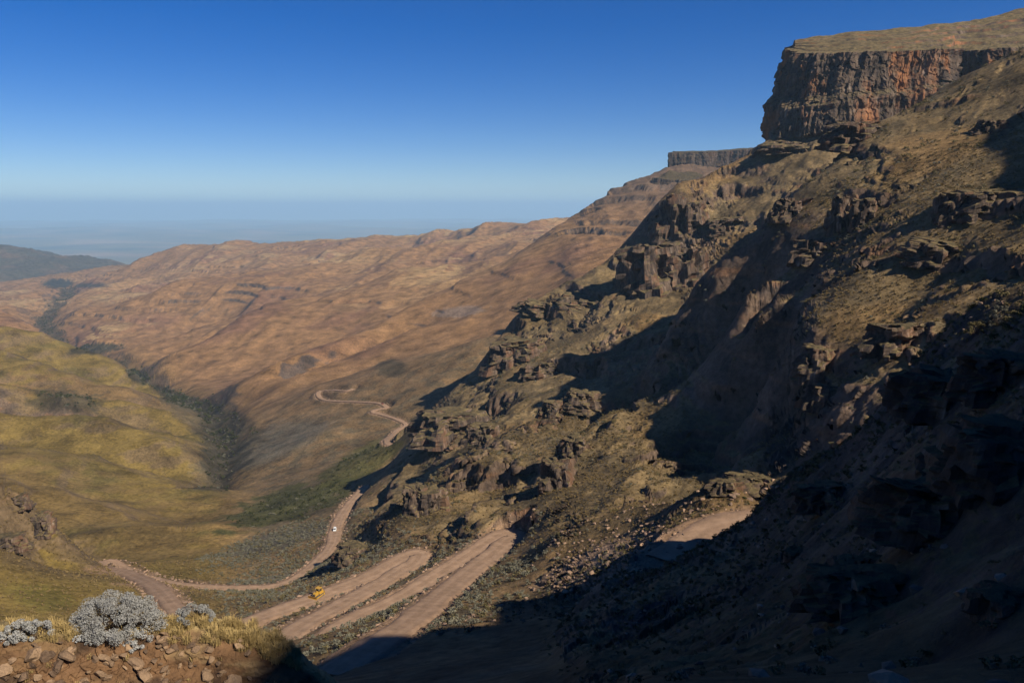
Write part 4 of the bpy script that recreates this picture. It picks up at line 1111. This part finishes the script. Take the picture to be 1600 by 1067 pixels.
# silver-leaved shrubs on the bank
MAT_SILVER = leaf_material('silver_leaf', (0.17, 0.16, 0.14), (0.46, 0.45, 0.43))
MAT_TWIG = leaf_material('dry_twig', (0.06, 0.042, 0.03), (0.12, 0.085, 0.06))
def shrub(name, loc, w, h, seed, label, group, cat='shrub', nleaf=9000, lsize=0.020, mat=None, lobes=46):
    rg_ = np.random.default_rng(seed); root = empty(name, loc)
    V_, F_, tV, tF = [], [], [], []
    cen = []
    for q in range(lobes):
        a = rg_.uniform(0, 6.28); el = math.asin(rg_.uniform(0.0, 1.0)); k_ = rg_.uniform(0.74, 0.92)
        c_ = np.array([math.cos(a) * math.cos(el) * w / 2 * k_, math.sin(a) * math.cos(el) * w / 2 * 0.8 * k_, math.sin(el) * h * k_ * 0.95 + 0.02])
        cen.append((c_, rg_.uniform(0.07, 0.13) * w * 0.7))
        # twig from the base
        p0 = np.array([rg_.normal(0, 0.05 * w), rg_.normal(0, 0.04 * w), -0.02]); m_ = (p0 + c_) / 2 + (0, 0, 0.04 * h)
        for A, B_, ra, rb_ in ((p0, m_, 0.011, 0.008), (m_, c_, 0.008, 0.004)):
            ra *= w / 1.2; rb_ *= w / 1.2
            d_ = B_ - A; d_ = d_ / (np.linalg.norm(d_) + 1e-9); x_ = np.cross(d_, (0.3, 0.2, 1)); x_ /= np.linalg.norm(x_); y_ = np.cross(d_, x_)
            i_ = len(tV)
            for P0, rr_ in ((A, ra), (B_, rb_)):
                for g in range(5): tV.append(P0 + (x_ * math.cos(g * 1.2566) + y_ * math.sin(g * 1.2566)) * rr_)
            for g in range(5): tF.append((i_ + g, i_ + (g + 1) % 5, i_ + 5 + (g + 1) % 5, i_ + 5 + g))
    per = nleaf // lobes
    for c_, rad in cen:
        for _ in range(per):
            d_ = rg_.normal(size=3); d_[2] += 0.35; d_ /= np.linalg.norm(d_)
            p = c_ + d_ * rad * rg_.uniform(0.78, 1.06) * (1, 1, 0.8)
            if p[2] < 0: p[2] = rg_.uniform(0, 0.04)
            nrm = d_ + rg_.normal(size=3) * 0.7; nrm /= np.linalg.norm(nrm)
            a_ = np.cross(nrm, rg_.normal(size=3)); a_ /= np.linalg.norm(a_); b_ = np.cross(nrm, a_)
            l_ = lsize * rg_.uniform(0.6, 1.3); i_ = len(V_)
            V_.extend([p - a_ * l_, p + b_ * l_ * 0.55 + nrm * l_ * 0.2, p + a_ * l_, p - b_ * l_ * 0.55 + nrm * l_ * 0.2]); F_.append((i_, i_ + 1, i_ + 2, i_ + 3))
    mesh_obj('foliage', V_, F_, mat or MAT_SILVER, root); mesh_obj('stems', tV, tF, MAT_TWIG, root)
    tag(root, label, cat, group)
    return root
MB = 12.6 / FPX * 1.13
for k, (px, wpx, hpx, dr, n_, lab) in enumerate([
   (185, 118, 52, 0.25, 24000, 'largest silver grey dome shrub on the foreground bank'),
   (20, 56, 22, 0.10, 3800, 'low silver shrub at the left frame edge of the bank'),
   (60, 44, 30, 0.15, 3800, 'rounded silver shrub second from the left on the bank'),
   (305, 58, 24, 0.30, 4200, 'small silver shrub right of the largest one on the bank'),
   (140, 20, 14, -0.05, 1200, 'tiny silver tuft below the left side of the largest shrub'),
   (122, 15, 8, -0.02, 800, 'tiniest flat silver tuft left below the largest shrub'),
   (213, 42, 22, -0.10, 2600, 'low drooping silver shrub under the front of the largest one'),
   (256, 18, 12, 0.15, 900, 'tiny silver tuft touching the right side of the largest shrub')]):
    b_ = bank_at(px, dr)
    shrub('silver_shrub', b_ - (0, 0, 0.02), wpx * MB, hpx * MB * 0.95, 700 + k, lab, 'silver shrubs on the bank', nleaf=n_, lobes=95 if wpx > 100 else 30, lsize=0.0115)
# bush and tree that stand alone
b_ = hit(1558, 508)
shrub('bush', b_ - (0, 0, 0.2), 3.2, 3.4, 760, 'lone pale bush on the crest of the shaded near spur', None, 'bush', 2600, 0.09, MAT_GREYLEAF, 26)
b_ = hit(1525, 520)
shrub('bush', b_ - (0, 0, 0.2), 3.6, 1.8, 761, 'low bush left of the lone pale bush on the near spur crest', None, 'bush', 2000, 0.09, MAT_OLIVE, 20)

# ------------------------------------------------------------------ vehicles
def paint(name, col, rough=0.45, metal=0.0):
    m, nt, b = new_mat(name); L = nt.links.new
    tc = N(nt, 'ShaderNodeTexCoord'); n1 = N(nt, 'ShaderNodeTexNoise', Scale=1.6, Detail=6.0, Roughness=0.7); L(tc.outputs['Object'], n1.inputs['Vector'])
    mx = N(nt, 'ShaderNodeMix', data_type='RGBA'); mx.inputs['A'].default_value = col + (1,); mx.inputs['B'].default_value = tuple(0.6 * c + 0.4 * d for c, d in zip(col, (0.26, 0.17, 0.10))) + (1,)
    mr = N(nt, 'ShaderNodeMapRange'); mr.inputs['From Min'].default_value = 0.45; mr.inputs['From Max'].default_value = 0.75; L(n1.outputs['Fac'], mr.inputs['Value'])
    L(mr.outputs[0], mx.inputs['Factor']); L(mx.outputs['Result'], b.inputs['Base Color'])
    b.inputs['Roughness'].default_value = rough; b.inputs['Metallic'].default_value = metal; b.inputs['Specular IOR Level'].default_value = 0.4
    return m
Y_PAINT = paint('yellow_paint', (0.47, 0.26, 0.03)); STEEL = paint('worn_steel', (0.10, 0.085, 0.07), 0.6); GLASS = paint('dark_glass', (0.015, 0.018, 0.022), 0.08); RUBBER = paint('black_rubber', (0.02, 0.02, 0.02), 0.9)
W_PAINT = paint('white_paint', (0.78, 0.78, 0.76), 0.3); R_PAINT = paint('dark_red_paint', (0.16, 0.025, 0.02), 0.35); LAMP = paint('lamp_glass', (0.7, 0.7, 0.66), 0.15); RLAMP = paint('red_lamp', (0.45, 0.02, 0.02), 0.2); RIM = paint('silver_rim', (0.45, 0.45, 0.45), 0.35, 0.6)
def prism(name, prof, y0, y1, mat, parent, bevel=0.03):
    """a side profile (x, z) pulled across from y0 to y1, edges rounded"""
    bm = bmesh.new()
    A = [bm.verts.new((x, y0, z)) for x, z in prof]; B_ = [bm.verts.new((x, y1, z)) for x, z in prof]
    n = len(prof)
    bm.faces.new(A); bm.faces.new(B_[::-1])
    for i_ in range(n): bm.faces.new((A[i_], B_[i_], B_[(i_ + 1) % n], A[(i_ + 1) % n]))
    bmesh.ops.recalc_face_normals(bm, faces=bm.faces)
    if bevel: bmesh.ops.bevel(bm, geom=list(bm.edges), offset=bevel, segments=2, affect='EDGES', clamp_overlap=True)
    me = bpy.data.meshes.new(name); bm.to_mesh(me); bm.free(); me.materials.append(mat)
    o = bpy.data.objects.new(name, me); COL.objects.link(o); o.parent = parent
    return o
def box(name, x0, x1, y0, y1, z0, z1, mat, parent, bevel=0.03):
    return prism(name, [(x0, z0), (x1, z0), (x1, z1), (x0, z1)], y0, y1, mat, parent, bevel)
def disc(name, x, z, rad, y0, y1, mat, parent, n=20):
    return prism(name, [(x + rad * math.cos(2 * math.pi * k / n), z + rad * math.sin(2 * math.pi * k / n)) for k in range(n)], y0, y1, mat, parent, 0.01)
def bulldozer(loc, rz):
    root = empty('bulldozer', loc, rz)
    hood = prism('engine_hood', [(0.3, 0.85), (2.15, 0.85), (2.25, 1.0), (2.25, 1.75), (2.1, 1.95), (0.3, 2.1)], -0.55, 0.55, Y_PAINT, root, 0.05)
    box('grille', 2.2, 2.29, -0.42, 0.42, 1.0, 1.7, STEEL, hood, 0.01)
    box('exhaust_pipe', 1.2, 1.32, 0.15, 0.27, 2.0, 2.85, STEEL, root, 0.02)
    box('air_cleaner', 0.8, 1.0, -0.3, -0.1, 2.0, 2.5, STEEL, root, 0.03)
    body = box('chassis', -1.9, 1.9, -0.6, 0.6, 0.5, 1.05, Y_PAINT, root, 0.04)
    prism('fuel_tank', [(-2.0, 1.0), (-1.15, 1.0), (-1.15, 2.0), (-1.85, 2.0), (-2.0, 1.8)], -0.75, 0.75, Y_PAINT, root, 0.06)
    cab = prism('cab', [(-1.15, 1.0), (0.3, 1.0), (0.3, 1.85), (-1.15, 1.85)], -0.8, 0.8, Y_PAINT, root, 0.03)
    box('cab_glass', -1.08, 0.2, -0.74, 0.74, 1.86, 2.85, GLASS, cab, 0.02)
    for xx in (-1.12, 0.18):
        for yy in (-0.8, 0.7): box('post', xx, xx + 0.1, yy, yy + 0.1, 1.8, 2.9, Y_PAINT, cab, 0.01)
    prism('roof', [(-1.3, 2.88), (0.42, 2.88), (0.36, 3.06), (-1.22, 3.06)], -0.92, 0.92, Y_PAINT, cab, 0.03)
    for sgn in (-1, 1):
        y0, y1 = sgn * 0.72, sgn * 1.28
        loop = [(1.75 + 0.48 * math.cos(a), 0.5 + 0.48 * math.sin(a)) for a in np.linspace(-math.pi / 2, math.pi / 2, 9)] + [(-1.7 + 0.5 * math.cos(a), 0.52 + 0.5 * math.sin(a)) for a in np.linspace(math.pi / 2, 3 * math.pi / 2, 9)]
        tr = prism('track', loop, min(y0, y1), max(y0, y1), STEEL, root, 0.03)
        disc('sprocket', -1.7, 0.55, 0.36, sgn * 1.27, sgn * 1.34, Y_PAINT, tr); disc('idler_wheel', 1.7, 0.5, 0.33, sgn * 1.27, sgn * 1.34, Y_PAINT, tr)
        box('track_frame', -1.2, 1.3, min(sgn * 1.25, sgn * 1.33), max(sgn * 1.25, sgn * 1.33), 0.32, 0.66, Y_PAINT, tr, 0.02)
        for q in range(11):
            xx = -1.75 + q * 0.35
            box('grouser', xx, xx + 0.07, min(y0, y1), max(y0, y1), 0.97, 1.06, STEEL, tr, 0)
        box('fender', -1.6, 0.4, min(sgn * 0.7, sgn * 1.3), max(sgn * 0.7, sgn * 1.3), 1.12, 1.2, Y_PAINT, root, 0.02)
        box('push_arm', 0.0, 2.95, min(sgn * 1.36, sgn * 1.52), max(sgn * 1.36, sgn * 1.52), 0.38, 0.62, Y_PAINT, root, 0.03)
        prism('lift_cylinder', [(1.9, 1.62), (2.85, 0.85), (2.95, 0.95), (2.0, 1.74)], min(sgn * 0.5, sgn * 0.62), max(sgn * 0.5, sgn * 0.62), STEEL, root, 0.02)
        box('headlight', 0.3, 0.42, min(sgn * 0.6, sgn * 0.8), max(sgn * 0.6, sgn * 0.8), 2.6, 2.78, LAMP, cab, 0.02)
    front = [(3.12 - 0.22 * math.sin(k / 8 * math.pi), 0.08 + 1.27 * k / 8) for k in range(9)]
    blade = prism('blade', front + [(x + 0.10, z) for x, z in front[::-1]], -1.85, 1.85, Y_PAINT, root, 0.0)
    box('cutting_edge', 3.08, 3.26, -1.85, 1.85, 0.0, 0.12, STEEL, blade, 0.01)
    rip = box('ripper', -2.75, -2.5, -0.9, 0.9, 0.65, 1.0, Y_PAINT, root, 0.04)
    for yy in (-0.7, 0, 0.6): prism('shank', [(-2.7, 1.1), (-2.52, 1.1), (-2.5, 0.4), (-2.38, 0.12), (-2.62, 0.35)], yy, yy + 0.1, STEEL, rip, 0.01)
    for yy in (-0.6, 0.5): box('ripper_arm', -2.55, -1.85, yy, yy + 0.12, 0.75, 0.95, Y_PAINT, rip, 0.02)
    return root
def road_pose(key, px, py):
    w, RP = ROADW[key]
    q = np.array([pix(p) for p in RP]); i_ = int(np.hypot(q[:, 0] - px, q[:, 1] - py).argmin())
    d_ = RP[min(i_ + 2, len(RP) - 1)] - RP[max(i_ - 2, 0)]
    return RP[i_] + (0, 0, 0.22), math.atan2(d_[1], d_[0])
c_, a_ = road_pose('dozer', 497, 934)
dz = bulldozer(c_, a_ + math.pi + 0.12)
tag(dz, 'yellow tracked bulldozer with cab and blade on the gravel road', 'bulldozer')
def wheel(x, sgn, rad, parent, yo):
    t_ = disc('wheel', x, rad, rad, min(sgn * (yo - 0.24), sgn * yo), max(sgn * (yo - 0.24), sgn * yo), RUBBER, parent)
    disc('rim', x, rad, rad * 0.6, min(sgn * (yo - 0.02), sgn * (yo + 0.015)), max(sgn * (yo - 0.02), sgn * (yo + 0.015)), RIM, t_, 14)
def car(name, loc, rz, mat, kind):
    root = empty(name, loc, rz)
    prism('body', [(-2.25, 0.45), (2.2, 0.42), (2.3, 0.7), (2.22, 1.0), (1.1, 1.12), (-2.25, 1.15), (-2.3, 0.8)], -0.92, 0.92, mat, root, 0.07)
    if kind == 'suv':
        cab = prism('cabin', [(-2.2, 1.12), (1.0, 1.10), (0.35, 1.72), (0.1, 1.80), (-2.0, 1.80), (-2.15, 1.6)], -0.80, 0.80, mat, root, 0.06)
        wins = [(-2.0, -1.2), (-1.1, -0.3), (-0.2, 0.45)]; back = -2.2
    else:
        cab = prism('cabin', [(-0.75, 1.12), (1.05, 1.10), (0.45, 1.68), (0.2, 1.75), (-0.55, 1.75), (-0.72, 1.6)], -0.80, 0.80, mat, root, 0.06)
        wins = [(-0.55, -0.05), (0.02, 0.5)]; back = -0.76
        for yy in (-0.9, 0.82): box('bed_side', -2.22, -0.78, yy, yy + 0.08, 1.1, 1.38, mat, root, 0.02)
        box('tailgate', -2.26, -2.18, -0.82, 0.82, 1.1, 1.38, mat, root, 0.02)
    for x0, x1 in wins:
        for sgn in (-1, 1): box('side_window', x0, x1, min(sgn * 0.78, sgn * 0.815), max(sgn * 0.78, sgn * 0.815), 1.22, 1.62, GLASS, cab, 0.01)
    prism('windscreen', [(0.98, 1.16), (1.02, 1.18), (0.42, 1.72), (0.38, 1.70)], -0.70, 0.70, GLASS, cab, 0.0)
    box('rear_window', back - 0.03, back + 0.05, -0.66, 0.66, 1.25, 1.58, GLASS, cab, 0.01)
    for sgn in (-1, 1):
        box('headlight', 2.2, 2.31, min(sgn * 0.55, sgn * 0.85), max(sgn * 0.55, sgn * 0.85), 0.75, 0.92, LAMP, root, 0.02)
        box('tail_light', -2.31, -2.24, min(sgn * 0.7, sgn * 0.88), max(sgn * 0.7, sgn * 0.88), 0.8, 1.05, RLAMP, root, 0.02)
        for xx in (-1.4, 1.45): wheel(xx, sgn, 0.39, root, 0.94)
        box('mirror', 0.75, 0.87, min(sgn * 0.9, sgn * 1.08), max(sgn * 0.9, sgn * 1.08), 1.12, 1.28, mat, root, 0.02)
    box('bumper', 2.25, 2.36, -0.9, 0.9, 0.42, 0.62, STEEL, root, 0.03)
    return root
c_, a_ = road_pose('valley', 521, 829)
tag(car('off_road_car', c_, a_ + math.pi, W_PAINT, 'suv'), 'white off-road car driving round the bend of the valley road', 'car')
c_, a_ = road_pose('distant', 597, 632)
tag(car('pickup_truck', c_, a_, R_PAINT, 'pickup'), 'tiny dark red pickup truck on the far zigzag road', 'truck')
tick('things')

# ------------------------------------------------------------------ haze over the lowland
def haze_box():
    me = bpy.data.meshes.new('haze'); bm = bmesh.new()
    bmesh.ops.create_cube(bm, size=1.0)
    for v in bm.verts:
        v.co = Vector((v.co.x * 600000, v.co.y * 600000, 640 if v.co.z > 0 else -1500))
    bm.to_mesh(me); bm.free()
    o = bpy.data.objects.new('haze', me); COL.objects.link(o); o['kind'] = 'stuff'
    m = bpy.data.materials.new('haze_air'); m.use_nodes = True; nt = m.node_tree
    nt.nodes.remove(nt.nodes['Principled BSDF'])
    pv = nt.nodes.new('ShaderNodeVolumePrincipled')
    pv.inputs['Color'].default_value = (0.47, 0.74, 1.0, 1); pv.inputs['Density'].default_value = HAZE; pv.inputs['Anisotropy'].default_value = 0.0
    nt.links.new(pv.outputs[0], nt.nodes['Material Output'].inputs['Volume'])
    me.materials.append(m)
HAZE = 4.0e-5
haze_box()
tick('end')
